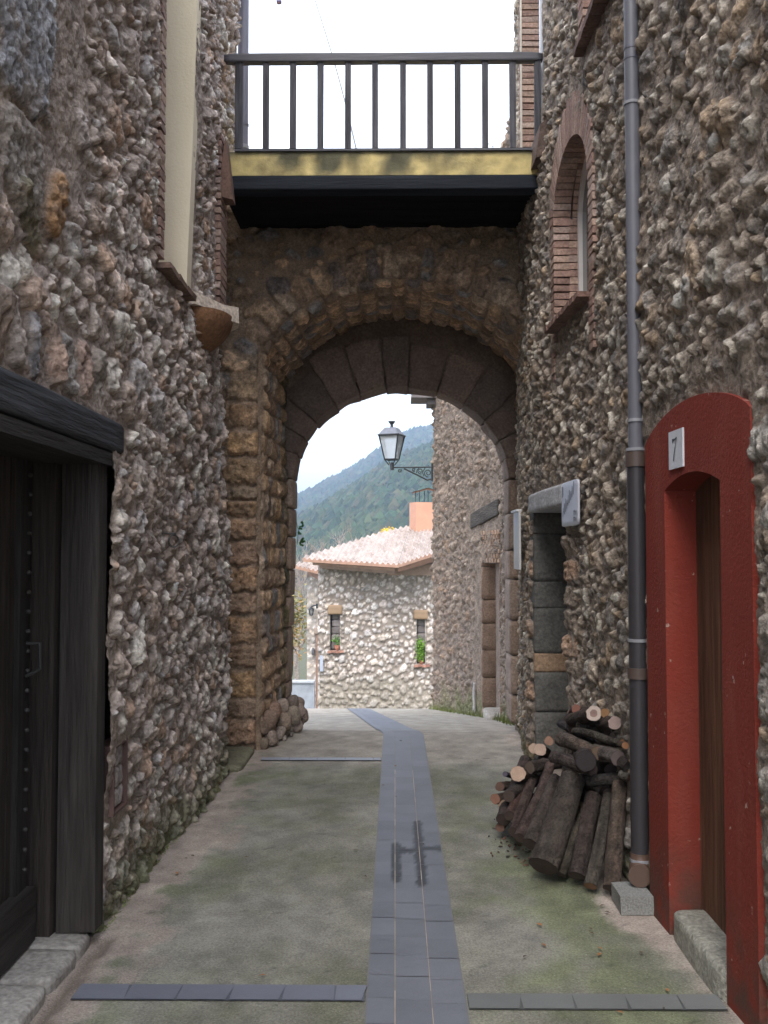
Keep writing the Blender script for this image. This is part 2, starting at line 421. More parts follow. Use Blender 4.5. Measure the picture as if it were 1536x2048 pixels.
# bedding under the joints
for (a, b, ca) in ((-.105, .255, (.15, .15, .155)),):
    ys = [2.2 + .2 * i for i in range(34)] + [9.0] + [9.3 + .35 * i for i in range(28)]
    vs = []
    for y in ys: vs += [(a + stripx(y) + .1, y, float(Gd(y)) + .0012), (b + stripx(y) + .1, y, float(Gd(y)) + .0012)]
    sb.add(vs, [(2 * i, 2 * i + 1, 2 * i + 3, 2 * i + 2) for i in range(len(ys) - 1)], ca)
for (xa, xb) in ((-.0025, .001), (.129, .132)):      # orange sand joint
    for i in range(48):
        y0 = 2.2 + i * .14; vs = [(xa, y0, .0034), (xb, y0, .0034), (xb, y0 + .14, .0034), (xa, y0 + .14, .0034)]
        sb.add(vs, [(0, 1, 2, 3)], j3((.36, .29, .225), .3) if y0 < 7.5 else (.14, .13, .12))
for (x0, x1) in ((-.10, -.003), (.0015, .1285), (.1325, .25)):
    y = 2.2 + rnd.uniform(0, .15)
    while y < 18.5:
        ln = .20 if y < 9 else .22; y1 = min(y + ln, 9.0) if y < 9 else y + ln
        paver(x0, x1, y + .0014, y1 - .0014, lambda t: stripx(t) + .1, j3(slate, .09)); y = y1
def band(xa, xb, ya, yb, ln, col):
    x = xa; sb.add([(xa, ya - .002, .0012), (xb, ya - .002, .0012), (xb, yb + .002, .0012), (xa, yb + .002, .0012)], [(0, 1, 2, 3)], tuple(x * .6 for x in col))
    while x < xb:
        x1 = min(x + ln, xb); sl = rnd.uniform(-.01, .01)
        sb.add([(x + .003, ya, .0045), (x1 - .003 + sl, ya, .0045), (x1 - .003 - sl, yb, .0045), (x + .003, yb, .0045)], [(0, 1, 2, 3)], j3(col, .1)); x = x1
band(-1.17, -.11, 3.66, 3.785, .19, (.155, .165, .20)); band(.26, 1.17, 3.60, 3.72, .19, (.15, .155, .15))
band(-1.05, -.11, 7.86, 7.96, .22, (.25, .265, .31))
struct(sb.build("paving_strip", M_paver))

# ------------------------------------------------------------------ left house
def mossf(col=(.11, .13, .055), top=.35):
    def f(UU, VV, seed):
        n = fbm(UU * 5, VV * 5, seed + 40, 4)
        return np.clip((1 - smooth(0.05, top, VV + n * .5)) * (.75 + n), 0, .85), col
    return f
XL = -1.25
lh = thing("stone_house", "rubble stone house with heavy timber door on the left of the alley", "house", (-1.25, 5, 0))
def Lend(z): return np.interp(z, [0, .6, 1.6, 2.2, 3.0, 3.5, 4.54, 4.56, 9], [7.44, 7.44, 7.36, 7.14, 6.98, 7.08, 7.1, 7.8, 7.8])
U = edges_nonuni([(1.6, 3.0, .03), (3.0, 7.85, .0115)]); V = edges_nonuni([(0, 6.4, .0095)])
def rejL(u, v, r):
    if 2.4 < u < 4.5 and 2.02 - r < v < 2.2 + r: return True
    if u < 4.27 + r * .9 and v < 2.1: return True
    if 5.16 - r < u < 6.2 + r and v > 3.12 - r: return True
    if u > float(Lend(v)) - r * .3: return True
    if 6.82 - r < u < 7.15 and 3.35 < v < 4.56: return True
    if 4.3 < u < 4.62 + r * .7 and .42 - r < v < .82 + r * .7: return True
    if u > 5.2 and r > .085: return True
    if u < 3.8 and v > 2.72: return True
    if u < 4.0 and v > 3.02: return True
    if u < 4.25 and 2.2 < v < 2.5: return True
    return False
expL = [(3.24, 3.50, .29, .42, .04, (.40, .41, .44), .03, 6), (3.28, 2.93, .22, .13, .1, (.33, .30, .27), .03, 5), (3.64, 2.90, .075, .14, -.1, (.38, .22, .11), .045, 2.4), (3.9, 3.3, .06, .09, .2, (.40, .35, .33), .03, 3), (3.86, 2.82, .06, .07, .6, (.44, .42, .40), .035, 2.6),
        (3.36, 2.74, .18, .07, -.55, (.17, .15, .10), .04, 4), (3.40, 2.50, .08, .07, .5, (.46, .34, .27), .05, 2.4), (3.55, 2.44, .05, .04, .3, (.42, .30, .24), .03, 2.3)]
for i, (u, c) in enumerate(((3.12, (.36, .27, .22)), (3.28, (.44, .38, .34)), (3.44, (.30, .30, .32)), (3.62, (.40, .28, .22)), (3.78, (.33, .31, .29)), (3.95, (.42, .30, .25)), (4.1, (.30, .27, .24)))):
    expL.append((u, 2.33 + .01 * (i % 2), .055, .12, .08, c, .03, 5))
UU, VV, H, C = relief(U, V, 11, [(.11, 300), (.08, 1800), (.055, 5500), (.033, 10000), (.02, 9000)], PAL_L, MORT_L, Hs=.036, gap=.78, asp=1.0, gritty=.062, crag=.8, reject=rejL,
                      explicit=expL, lean=.6, ang=.85, tilt=.45, moss=mossf(), und=.05)
XYZ = np.stack([XL + .012 * fbm(VV * .8, UU * .8, 5) + H, UU, VV], -1)
cu, cv = centers(UU, VV)
hole = (cu > Lend(cv)) | ((cu < 4.262) & (cv < 2.1)) | ((cu > 5.26) & (cu < np.interp(cv, [3.0, 3.3, 4.2, 5.5, 6.6], [5.85, 5.89, 6.03, 6.17, 6.21])) & (cv > 3.15)) | ((cu > 4.355) & (cu < 4.575) & (cv > .47) & (cv < .77))
grid_mesh("rubble_wall", XYZ, C, hole, False, M_stone, lh)
b = MB()
b.box((-4, -.6, -.3), (-1.62, 6.8, 6.9), MORT_L); b.box((-4, 6.8, 4.6), (-1.62, 7.74, 6.9), MORT_L)
b.box((-1.62, -.6, -.3), (-1.27, 1.65, 6.9), MORT_L); b.box((-1.62, 1.65, 6.35), (-1.27, 7.75, 6.9), MORT_L)
b.box((-1.62, 6.7, 0), (-1.30, 6.8, 4.6), MORT_L); b.box((-1.62, 7.64, 4.6), (-1.29, 7.74, 6.35), MORT_L)
b.build("wall_core", M_stone, lh)
# window opening high up: plastered reveal, brick edges, sloping tile sill
def wfar(z): return float(np.interp(z, [3.0, 3.3, 4.2, 5.5, 6.6], [5.84, 5.88, 6.02, 6.16, 6.2]))
b = MB(); zs_ = [3.12 + .14 * k for k in range(25)]
for z0, z1 in zip(zs_[:-1], zs_[1:]):
    o0, o1 = wfar(z0), wfar(z1)
    b.hexa([(-1.62, o0, z0), (-1.238, o0, z0), (-1.238, o0 + .12, z0), (-1.62, o0 + .12, z0), (-1.62, o1, z1), (-1.238, o1, z1), (-1.238, o1 + .12, z1), (-1.62, o1 + .12, z1)], (.76, .66, .49))
b.build("window_reveal", M_smooth, lh)
b = MB(); b.box((-1.62, 5.15, 3.16), (-1.28, 5.27, 6.5), (.60, .52, .33)); b.build("window_reveal", M_smooth, lh)
b = MB(); b.box((-1.62, 5.27, 3.20), (-1.57, 6.3, 6.5), (.1, .08, .06)); b.build("shutter", M_wood, lh)
b = MB(); z = 3.18
while z < 6.35:
    b.box((-1.33, 5.17, z), (-1.232, 5.272, z + .04), bcol(), jit=.003); z += .052
b.build("brick_surround", M_brick, lh)
b = MB()
for k in range(6): b.box((-1.6, 5.21 + .115 * k, 3.115 ), (-1.185, 5.21 + .115 * (k + 1) - .006, 3.145), j3((.20, .13, .10)), jit=.004)
b.build("window_sill", M_brick, lh)
# brick corner by the arch
b = MB(); z = 3.36
while z < 4.54: b.box((-1.4, 6.90, z), (-1.222, 7.16, z + .042), bcol(), jit=.004); z += .053
b.build("brick_corner", M_brick, lh)
b = MB(); b.hexa([(-1.25, 6.9, 4.12), (-1.15, 6.98, 4.12), (-1.15, 7.1, 4.12), (-1.25, 7.1, 4.12), (-1.25, 6.9, 4.16), (-1.2, 6.95, 4.55), (-1.2, 7.1, 4.55), (-1.25, 7.1, 4.55)], (.17, .10, .075)); b.build("ledge_tile", M_brick, lh)
# timber doorway
b = MB()
b.rbox(lambda l: Vector((-1.345, 3.45, 2.112)) + l, (.14, 1.04, .07), (.048, .05, .057), n=10, k=14, amp=.006, fr=9); b.build("lintel", M_woodh, lh)
b = MB(); b.box((-1.39, 4.15, .05), (-1.235, 4.262, 2.05), (.052, .045, .041), jit=.006); b.build("door_post", M_wood, lh)
b = MB(); b.box((-1.62, 4.10, .03), (-1.40, 4.20, 2.05), (.042, .034, .029), jit=.003); b.build("door_frame", M_wood, lh)
dl = None
b = MB()
for k in range(8): b.box((-1.56, 2.55 + k * .19, .07), (-1.50 + rnd.uniform(-.003, .003), 2.55 + k * .19 + .184, 2.04), j3((.042, .034, .029), .2))
dl = b.build("door", M_wood, lh)
b = MB(); b.box((-1.50, 2.5, .06), (-1.44, 4.06, .27), (.042, .037, .033), jit=.004); b.build("kick_board", M_woodh, dl)
b = MB(); b.box((-1.50, 3.93, .27), (-1.475, 4.04, 2.04), (.03, .027, .025)); b.build("door_stile", M_wood, dl)
for k in range(22):
    b = MB(); b.lathe((-1.462, 3.985, .36 + k * .078), [(.001, -.009), (.008, -.006), (.010, 0), (.008, .006), (.001, .009)], (.05, .047, .045), 8); b.build("stud", M_iron, dl)

b = MB(); b.tube([(-1.46, 3.96, 1.25), (-1.41, 3.97, 1.25), (-1.405, 3.97, 1.15), (-1.46, 3.96, 1.12)], .008, (.025, .025, .025)); b.build("door_handle", M_iron, dl)
b = MB(); b.box((-1.62, 2.4, 1.98), (-1.21, 4.26, 2.035), (.03, .027, .025)); b.build("door_head", M_woodh, lh)
b = MB(); y = 2.2
while y < 4.2:
    l = rnd.uniform(.25, .45); y1 = min(y + l, 4.2)
    b.rbox(lambda q, y=y, y1=y1: Vector((-1.44, (y + y1) / 2, .0)) + q, (.19, (y1 - y) / 2 - .004, .05), j3((.36, .34, .31)), n=6, k=10, amp=.008); y = y1
b.build("threshold", M_stone2, lh)
# iron ring
t = thing("iron_ring", "small iron tethering ring fixed in the left rubble wall", "ring", P(318, 1070, 5.3))
c = P(318, 1082, 5.3); c.x = -1.175
b = MB(); b.tube([(c.x + .022 * math.cos(a), c.y + .022 * math.cos(a), c.z + .032 * math.sin(a)) for a in [2 * math.pi * k / 20 for k in range(21)]], .0045, (.06, .055, .05), 6, False); b.build("ring", M_iron, t)
b = MB(); b.tube([(c.x - .07, c.y, c.z + .04), (c.x + .01, c.y, c.z + .04)], .006, (.06, .055, .05), 6); b.build("staple", M_iron, t)
# utility hatch
t = thing("utility_hatch", "narrow stone-faced meter hatch set low in the left wall beside the door", "hatch", (-1.25, 4.46, .46))
b = MB(); y0, y1, z0, z1 = 4.355, 4.575, .47, .77
for (a, bb, c_, d) in ((y0, y1, z0, z0 + .012), (y0, y1, z1 - .012, z1), (y0, y0 + .012, z0 + .012, z1 - .012), (y1 - .012, y1, z0 + .012, z1 - .012)):
    b.box((-1.30, a, c_), (-1.215, bb, d), (.12, .07, .06))
b.build("frame", M_iron, t)
b = MB(); zz = z0 + .02
b.box((-1.30, y0 + .013, z0 + .013), (-1.24, y1 - .013, z1 - .013), (.25, .21, .19))
for k in range(9):
    yy = y0 + .045 + .06 * (k % 3) + rnd.uniform(-.005, .005); zz = z0 + .06 + .09 * (k // 3)
    b.rbox(lambda q, yy=yy, zz=zz: Vector((-1.24, yy, zz)) + q, (.014, .027, .041), j3((.33, .29, .27), .2), n=5, k=4, amp=.006, fr=60)
b.build("stone_panel", M_stone, t)

# corbel ledge
t = thing("wall_ledge", "rounded terracotta coloured stone bracket with a pale slab on top, on the left wall corner", "ledge", P(420, 640, 6.95))
b = MB(); 
p1 = P(381, 592, 6.6); p2 = P(472, 622, 6.95)
top = [(-1.30, 6.35), (-1.23, 6.33), (-1.10, 6.55), (-1.08, 6.8), (-1.11, 7.05), (-1.2, 7.12), (-1.30, 7.12)]
zt = PZ(596, 6.85)
n = len(top)
top = [P(380, 590, 6.5), P(383, 607, 6.5), P(410, 613, 6.62), P(440, 623, 6.8), P(474, 621, 6.9), P(462, 602, 7.05), P(440, 593, 7.1), P(420, 590, 7.12)]
zt = 3.15
ol = [(-1.32, 6.02), (-1.22, 6.02), (-1.15, 6.15), (-1.08, 6.28), (-1.01, 6.42), (-1.04, 6.56), (-1.12, 6.68), (-1.32, 6.7)]
vs = [(x, y, zt - .02 - .03 * (x > -1.15)) for x, y in ol] + [(x - .005, y, zt + .045 + rnd.uniform(-.008, .012)) for x, y in ol]
n = 8
b.add(vs, [tuple(reversed(range(n))), tuple(range(n, 2 * n))] + [(i, (i + 1) % n, n + (i + 1) % n, n + i) for i in range(n)], (.62, .52, .43))
b.build("slab", M_stone2, t)
b = MB(); rows = 8; nn = 14; vs = []
for i in range(rows + 1):
    f = i / rows; rr = math.cos(f * 1.35) ** .7
    for k in range(nn + 1):
        a = -math.pi / 2 + math.pi * k / nn
        vs.append((-1.27 + .225 * rr * max(0, math.cos(a)) ** .8, 6.36 + .29 * rr * math.sin(a), zt - .022 - .22 * f))
b.add(vs, [(i * (nn + 1) + k, (i + 1) * (nn + 1) + k, (i + 1) * (nn + 1) + k + 1, i * (nn + 1) + k + 1) for i in range(rows) for k in range(nn)], (.24, .125, .065), True)
b.build("corbel", M_stone2, t)

# ------------------------------------------------------------------ right house
def XRf(Y): return np.interp(Y, [-6, 3.4, 3.76, 5.8, 6.7, 7.3, 8.3, 9.2, 9.6], [1.36, 1.235, 1.215, 1.135, 1.09, 1.07, 1.07, 1.16, 1.19])
rh = thing("stone_house", "rubble stone house with arched window and red framed door on the right", "house", (1.25, 5, 0))
U = edges_nonuni([(1.6, 2.9, .03), (2.9, 9.5, .0115)]); V = edges_nonuni([(0, 7.0, .0095)])
WY0, WY1, WZ0, WSP, WRI = 5.76, 6.70, 3.13, 3.84, .37      # arched window
def warch(y): t = np.clip((np.asarray(y) - (WY0 + WY1) / 2) / ((WY1 - WY0) / 2), -1, 1); return WSP + WRI * np.sqrt(1 - t * t)
def rejR(u, v, r):
    if 3.35 - r * .7 < u < 4.69 + r and v < 2.25 + r * 1.3: return True
    if WY0 - .13 - r < u < WY1 + .12 + r and WZ0 - .4 < v < float(warch(u)) + .36: return not (v < WZ0 - .1 and u < WY1 - .05 and u > WY0)
    if 6.2 - r < u < 7.75 + r and v < 2.07 + r * .8: return True
    if 4.75 - r < u < 5.9 + r and v > 4.52 - r: return True
    if 7.05 - r < u < 8.4 + r and v > 4.62 - r: return True
    if u > 5.4 and r > .09: return True
    return False
expR = []
for k in range(12):   # squared quoins by the grey doorway
    for (uu, w_) in ((7.72, .1), (6.27, .12)):
        expR.append((uu + rnd.uniform(-.02, .02), .1 + k * .155, w_, .07, 0, j3((.33, .27, .22) if k % 3 else (.40, .26, .18), .2), .035, 5))
for k in range(22):   # large cobbles near the viewer
    u = rnd.uniform(2.95, 4.4); v = rnd.uniform(2.35, 3.8)
    if u < 3.3 or v > 2.4: expR.append((u, v, rnd.uniform(.035, .07), rnd.uniform(.035, .055), rnd.uniform(-.8, .8), j3(rnd.choice([(.42, .40, .36), (.36, .35, .33), (.30, .25, .20)]), .2), .036, 2.2))
for k in range(16): expR.append((rnd.uniform(2.95, 3.32), .1 + k * .125, rnd.uniform(.08, .12), .06, rnd.uniform(-.2, .2), j3((.40, .37, .33), .2), .03, 2.8))
UU, VV, H, C = relief(U, V, 23, [(.105, 90), (.075, 600), (.05, 4000), (.030, 12000), (.019, 9000)], PAL_R, MORT_R, Hs=.031, gap=.84, asp=1.0, gritty=.052, crag=.7, fill=.42, tilt=.4, reject=rejR,
                      explicit=expR, ang=.6, lean=-.2, moss=mossf((.14, .14, .07), .22), und=.03)
XYZ = np.stack([XRf(UU) - H, UU, VV], -1)
cu, cv = centers(UU, VV)
hole = ((cu > 3.5) & (cu < 4.5) & (cv < 2.06)) | ((cu > WY0) & (cu < WY1) & (cv > WZ0 - .02) & (cv < warch(cu) + .005)) | \
       ((cu > 6.42) & (cu < 7.58) & (cv < 1.93)) | ((cu > 4.9) & (cu < 5.75) & (cv > 4.58)) | ((cu > 7.12) & (cu < 8.3) & (cv > 4.66))
grid_mesh("rubble_wall", XYZ, C, hole, True, M_stone, rh)
b = MB()
b.box((1.62, -.6, -.3), (4.5, 9.42, 7.2), MORT_R); b.box((1.33, -.6, -.3), (1.62, 1.65, 7.2), MORT_R); b.box((1.26, 1.65, 6.98), (1.62, 9.42, 7.2), MORT_R)
b.box((1.22, 9.36, 4.6), (1.62, 9.43, 7.0), MORT_R)
b.build("wall_core", M_stone, rh)
# arched window: brick jambs, radial bricks, reveal, white frame, glass, sill
b = MB(); xo = .014
def xr(y): return float(XRf(y))
z = WZ0 - .35
while z < WSP:
    for (ya, yb) in ((WY0 - .115, WY0 + .002), (WY1 - .002, WY1 + .115)):
        s_ = rnd.choice([0, .01, .02]); ya2 = ya - s_ if ya < 6 else ya; yb2 = yb + s_ if yb > 6.5 else yb
        b.box((xr((ya + yb) / 2) - xo, ya2, z), (xr((ya + yb) / 2) + .10, yb2, z + .040), bcol(), jit=.003)
    z += .050
cy = (WY0 + WY1) / 2; a_ = (WY1 - WY0) / 2
NB = 27
for k in range(NB):
    t0, t1 = math.pi * k / NB, math.pi * (k + .84) / NB
    vs = []
    for xx in (-xo - .004, .10):
        for (t_, q) in ((t0, 0), (t1, 0), (t1, .24 + .03 * (k % 2)), (t0, .24 + .03 * (k % 2))):
            yy = cy - (a_ + q * .55) * math.cos(t_); zz = WSP + (WRI + q) * math.sin(t_); vs.append((xr(yy) + xx, yy, zz))
    b.hexa(vs, bcol())
b.build("brick_surround", M_brick, rh)
b = MB()
z = WZ0
while z < WSP: 
    b.box((xr(WY1) + .09, WY1 - .004, z), (xr(WY1) + .30, WY1 + .1, z + .044), bcol(), jit=.002); b.box((xr(WY0) + .09, WY0 - .1, z), (xr(WY0) + .30, WY0 + .004, z + .044), bcol(), jit=.002); z += .05
for k in range(NB):
    t0, t1 = math.pi * k / NB, math.pi * (k + .88) / NB
    vs = []
    for xx in (.09, .30):
        for (t_, q) in ((t0, 0), (t1, 0), (t1, .06), (t0, .06)):
            yy = cy - (a_ + q) * math.cos(t_); vs.append((xr(cy) + xx, yy, WSP + (WRI + q) * math.sin(t_)))
    b.hexa(vs, bcol())
b.build("brick_reveal", M_brick, rh)
def arch_pts(inset):
    pts = [(WY0 + inset, WZ0 + .10 + inset)]
    for k in range(17):
        t_ = math.pi * k / 16; pts.append((cy - (a_ - inset) * math.cos(t_), WSP + (WRI - inset) * math.sin(t_)))
    pts.append((WY1 - inset, WZ0 + .10 + inset)); return pts
b = MB(); o_, i_ = arch_pts(0.002), arch_pts(.05); X0, X1 = 1.235, 1.29; m_ = len(o_)
vs = [(X0, y, z) for y, z in o_] + [(X0, y, z) for y, z in i_] + [(X1, y, z) for y, z in o_] + [(X1, y, z) for y, z in i_]
fs = []
for k in range(m_):
    k2 = (k + 1) % m_; fs += [(k, k2, m_ + k2, m_ + k), (m_ + k, m_ + k2, 3 * m_ + k2, 3 * m_ + k), (2 * m_ + k, 3 * m_ + k, 3 * m_ + k2, 2 * m_ + k2), (k, 2 * m_ + k, 2 * m_ + k2, k2)]
b.add(vs, fs, (.72, .68, .64))
b.box((1.225, WY0, WZ0 + .005), (1.30, WY1, WZ0 + .10), (.42, .34, .30))
wf = b.build("window_frame", M_white, rh)
b = MB(); vs = [(1.262, y, z) for y, z in i_]; b.add(vs, [tuple(range(m_))], (.03, .035, .035)); b.build("pane", M_glass, wf)
b = MB()
for k in range(9): b.box((xr(WY0 + .11 * k) - .085, WY0 - .02 + .11 * k, WZ0 - .035), (1.40, WY0 - .02 + .11 * k + .104, WZ0 - .002), j3((.20, .12, .095), .15), jit=.003)
b.build("window_sill", M_brick, rh)
# upper window
for (xa_, ya_, yb_) in ((1.10, 5.74, 5.88), (1.13, 4.78, 4.91)):
    b = MB(); z = 4.60
    while z < 6.9: b.box((xa_, ya_, z), (1.45, yb_, z + .042), bcol(), jit=.003); z += .052
    b.build("brick_jamb", M_brick, rh)
b = MB()
for k in range(9): b.box((1.06, 4.80 + .115 * k, 4.555), (1.5, 4.80 + .115 * (k + 1) - .006, 4.595), j3((.16, .10, .08), .15), jit=.003)
b.build("window_sill", M_brick, rh)
b = MB(); b.box((1.45, 4.85, 4.5), (1.5, 5.8, 7), (.05, .05, .05)); b.build("window_pane", M_glass, rh)
# balcony doorway
b = MB(); z = 4.66
while z < 6.95: b.box((1.065, 8.30, z), (1.33, 8.42, z + .042), bcol(), jit=.004); z += .054
b.build("doorway_bricks", M_brick, rh)
b = MB()
b.box((1.06, 8.29, 4.66), (1.075, 8.30, 6.95), (.5, .45, .38))
for (x0, x1, c_) in ((1.10, 1.118, (.62, .64, .68)), (1.122, 1.134, (.40, .43, .47)), (1.138, 1.165, (.60, .62, .66))):
    b.box((x0 - .02, 7.28, 4.62), (x1 - .02, 7.33, 6.98), c_)
b.build("door_frame", M_white, rh)
b = MB(); b.box((1.30, 7.1, 4.6), (1.34, 8.32, 7), (.05, .045, .04)); b.build("balcony_door", M_glass, rh)
b = MB(); b.hexa([(1.0, 7.0, 4.42), (1.1, 6.95, 4.44), (1.1, 7.3, 4.42), (.99, 7.3, 4.40), (1.02, 6.9, 4.62), (1.1, 6.86, 4.66), (1.1, 7.3, 4.60), (1.0, 7.3, 4.60)], (.17, .12, .10)); b.build("ledge_tile", M_brick, rh)
# grey doorway with pale lintel
b = MB()
p = [P(1058, 1037, 7.68), P(1142, 1003, 6.3)]
b.rbox(lambda q: Vector((float(XRf(6.97 + q.y)) + .13 - .035, 6.97, 2.0 if False else 1.985)) + Vector((q.x, q.y, q.z)), (.15, .70, .068), (.50, .50, .52), n=10, k=20, amp=.008, fr=8)
b.build("door_lintel", M_stone2, rh)
b = MB(); b2 = MB()
zz = 0
for hgt in (.42, .30, .14, .34, .20, .36, .17):
    b.rbox(lambda q, zz=zz, hgt=hgt: Vector((1.20, 7.68, zz + hgt / 2)) + q, (.15, .11, hgt / 2 - .001), j3((.125, .12, .11) if hgt != .14 else (.34, .23, .15), .12), n=10, k=40, amp=.006)
    b2.rbox(lambda q, zz=zz, hgt=hgt: Vector((1.25, 6.33, zz + hgt / 2)) + q, (.15, .10, hgt / 2 - .002), j3((.33, .28, .24), .15), n=10, k=30, amp=.008)
    zz += hgt
b.build("door_jamb", M_stone2, rh); b2.build("door_jamb", M_stone2, rh)
b = MB(); b.box((1.36, 6.3, 0), (1.40, 7.7, 2.0), (.045, .04, .038)); b.build("dark_door", M_wood, rh)
# red rendered door surround
RY0, RY1, OY0, OY1 = 3.38, 4.59, 3.66, 4.31
def rtop(y): t = (y - RY0) / (RY1 - RY0); return 2.10 + .125 * (1 - (2 * t - 1) ** 2) ** .8 if 0 <= t <= 1 else 2.10
def otop(y): t = (y - OY0) / (OY1 - OY0); return 1.875 + .055 * (1 - abs(2 * t - 1) ** 2)
b = MB(); N_ = 40; rc = (.22, .038, .025)
def xf(y): return xr(y) - .034
ys = sorted(set([RY0 + (RY1 - RY0) * k / N_ for k in range(N_ + 1)] + [OY0, OY1]))
for a0, a1 in zip(ys[:-1], ys[1:]):
    mid = (a0 + a1) / 2; inside = OY0 < mid < OY1
    zb0, zb1 = (otop(a0), otop(a1)) if inside else (-.02, -.02)
    vs = [(xf(a0), a0, zb0), (xf(a1), a1, zb1), (xf(a1), a1, rtop(a1)), (xf(a0), a0, rtop(a0))]
    vs += [(v[0] + .20, v[1], v[2]) for v in vs]
    fs = [(0, 3, 2, 1), (3, 7, 6, 2)]
    if inside: fs.append((0, 1, 5, 4))
    b.add(vs, fs, rc)
for (y_, zt_, fl) in ((RY0, rtop(RY0), 0), (RY1, rtop(RY1), 1), (OY0, otop(OY0), 1), (OY1, otop(OY1), 0)):
    vs = [(xf(y_), y_, -.02), (xf(y_) + .22, y_, -.02), (xf(y_) + .22, y_, zt_), (xf(y_), y_, zt_)]
    b.add(vs, [(0, 1, 2, 3)], rc)
b.build("door_surround", M_red, rh)
b = MB()
for k in range(10):
    y_ = OY0 - .1 + .092 * k; b.box((xf(OY1) + .135, y_, .02), (xf(OY1) + .17, y_ + .088, 1.98), j3((.13, .062, .035), .15))
b.build("door", M_wood, rh)
b = MB()
b.rbox(lambda q: Vector((1.295, 3.985, .035)) + q, (.135, .322, .08), (.33, .32, .27), n=12, k=9, amp=.014, fr=10)
b.build("door_step", M_stone, rh)

# ------------------------------------------------------------------ arched passage
ap = thing("arched_passage", "brown stone passage arch under the balcony with an inner ring of dressed voussoirs", "archway", (0, 8.8, 0))
A1, A2, A3 = P(521, 705, 8.3), P(800, 562, 8.3), P(1052, 668, 8.3)
def circ(a, b_, c_):
    M_ = np.array([[2 * (b_.x - a.x), 2 * (b_.z - a.z)], [2 * (c_.x - a.x), 2 * (c_.z - a.z)]])
    r_ = np.array([b_.x ** 2 + b_.z ** 2 - a.x ** 2 - a.z ** 2, c_.x ** 2 + c_.z ** 2 - a.x ** 2 - a.z ** 2])
    s_ = np.linalg.solve(M_, r_); return s_[0], s_[1], math.hypot(a.x - s_[0], a.z - s_[1])
ccx, ccz, ccr = circ(A1, A2, A3)
PLX = A1.x                                       # pier edge
PAL_A = [(0.406, 0.278, 0.183), (0.535, 0.364, 0.221), (0.299, 0.214, 0.154), (0.491, 0.375, 0.276), (0.203, 0.171, 0.161), (0.598, 0.417, 0.276), (0.257, 0.246, 0.243), (0.384, 0.268, 0.188)]
MORT_A = (.34, .25, .18)
U = np.arange(-1.75, 1.25, .0125); V = np.arange(0, 4.75, .0125)
exA = []
def pzz(y): return PZ(y, 8.3)
for (ya, yb, w_, c_) in ((745, 800, .29, (.29, .205, .13)), (808, 855, .30, (.33, .21, .125)), (862, 908, .27, (.38, .24, .13)), (915, 968, .30, (.33, .22, .13)), (975, 998, .25, (.22, .17, .12)), (1003, 1032, .28, (.30, .19, .11)),
                         (1040, 1078, .28, (.26, .165, .105)), (1086, 1128, .28, (.25, .16, .11)), (1136, 1182, .29, (.32, .20, .12)), (1188, 1226, .27, (.24, .16, .11)), (1233, 1286, .26, (.35, .22, .13)), (1292, 1332, .28, (.25, .165, .11)),
                         (1340, 1392, .26, (.36, .23, .125)), (700, 740, .27, (.24, .18, .13)), (1400, 1435, .28, (.2, .14, .1)), (1440, 1490, .3, (.24, .15, .1))):
    z0, z1 = pzz(yb), pzz(ya)
    exA.append((PLX - w_ / 2 + .006, (z0 + z1) / 2, w_ / 2, (z1 - z0) / 2 + .002, rnd.uniform(-.03, .03), tuple(x * 1.3 for x in j3(c_, .12)), rnd.uniform(.03, .05), rnd.uniform(5, 8)))
    exA.append((PLX - w_ - .14, (z0 + z1) / 2, .13, (z1 - z0) / 2 + .004, 0, j3(c_, .2), .05, 5))
a = math.radians(15)
while a < math.radians(160):                      # rubble voussoirs round the opening
    wdt = rnd.uniform(.05, .085); ln = rnd.uniform(.10, .17); am = a + wdt / ccr
    rr = ccr + ln + .004
    exA.append((ccx + rr * math.cos(am), ccz + rr * math.sin(am), ln, wdt * 1.02, am, j3(rnd.choice(PAL_A), .15), rnd.uniform(.03, .06), rnd.uniform(2.6, 4.5)))
    a += 2 * wdt / ccr + .012
def inhole(u, z): 
    u = np.asarray(u); z = np.asarray(z)
    top = ccz + np.sqrt(np.clip(ccr ** 2 - (u - ccx) ** 2, 0, None))
    return (u > PLX) & (z < np.where(u < 1.3, np.maximum(top, 0), 0))
def rejA(u, v, r):
    if bool(inhole(u, v - r * .7)) or bool(inhole(u + r * .7, v)): return True
    d = math.hypot(u - ccx, v - ccz)
    if v > A1.z - .1 and d < ccr + .10: return True
    if v < A1.z and u > PLX - .5: return True
    return False
UU, VV, H, C = relief(U, V, 37, [(.1, 60), (.07, 260), (.05, 700), (.03, 1500)], PAL_A, MORT_A, Hs=.05, gap=1.0, asp=1.3, reject=rejA, explicit=exA, ang=.5, und=.02, lean=0, fill=.1, gritty=.08)
H = H - .05 * smooth(PLX - .05, PLX + .02, UU) * (VV < A1.z) - .05 * (VV >= A1.z) * (1 - smooth(ccr - .02, ccr + .05, np.hypot(UU - ccx, VV - ccz)))
grid_mesh("front_wall", np.stack([UU, 8.3 - H, VV], -1), C, inhole(*centers(UU - .022, VV + .022)), False, M_stone, ap)
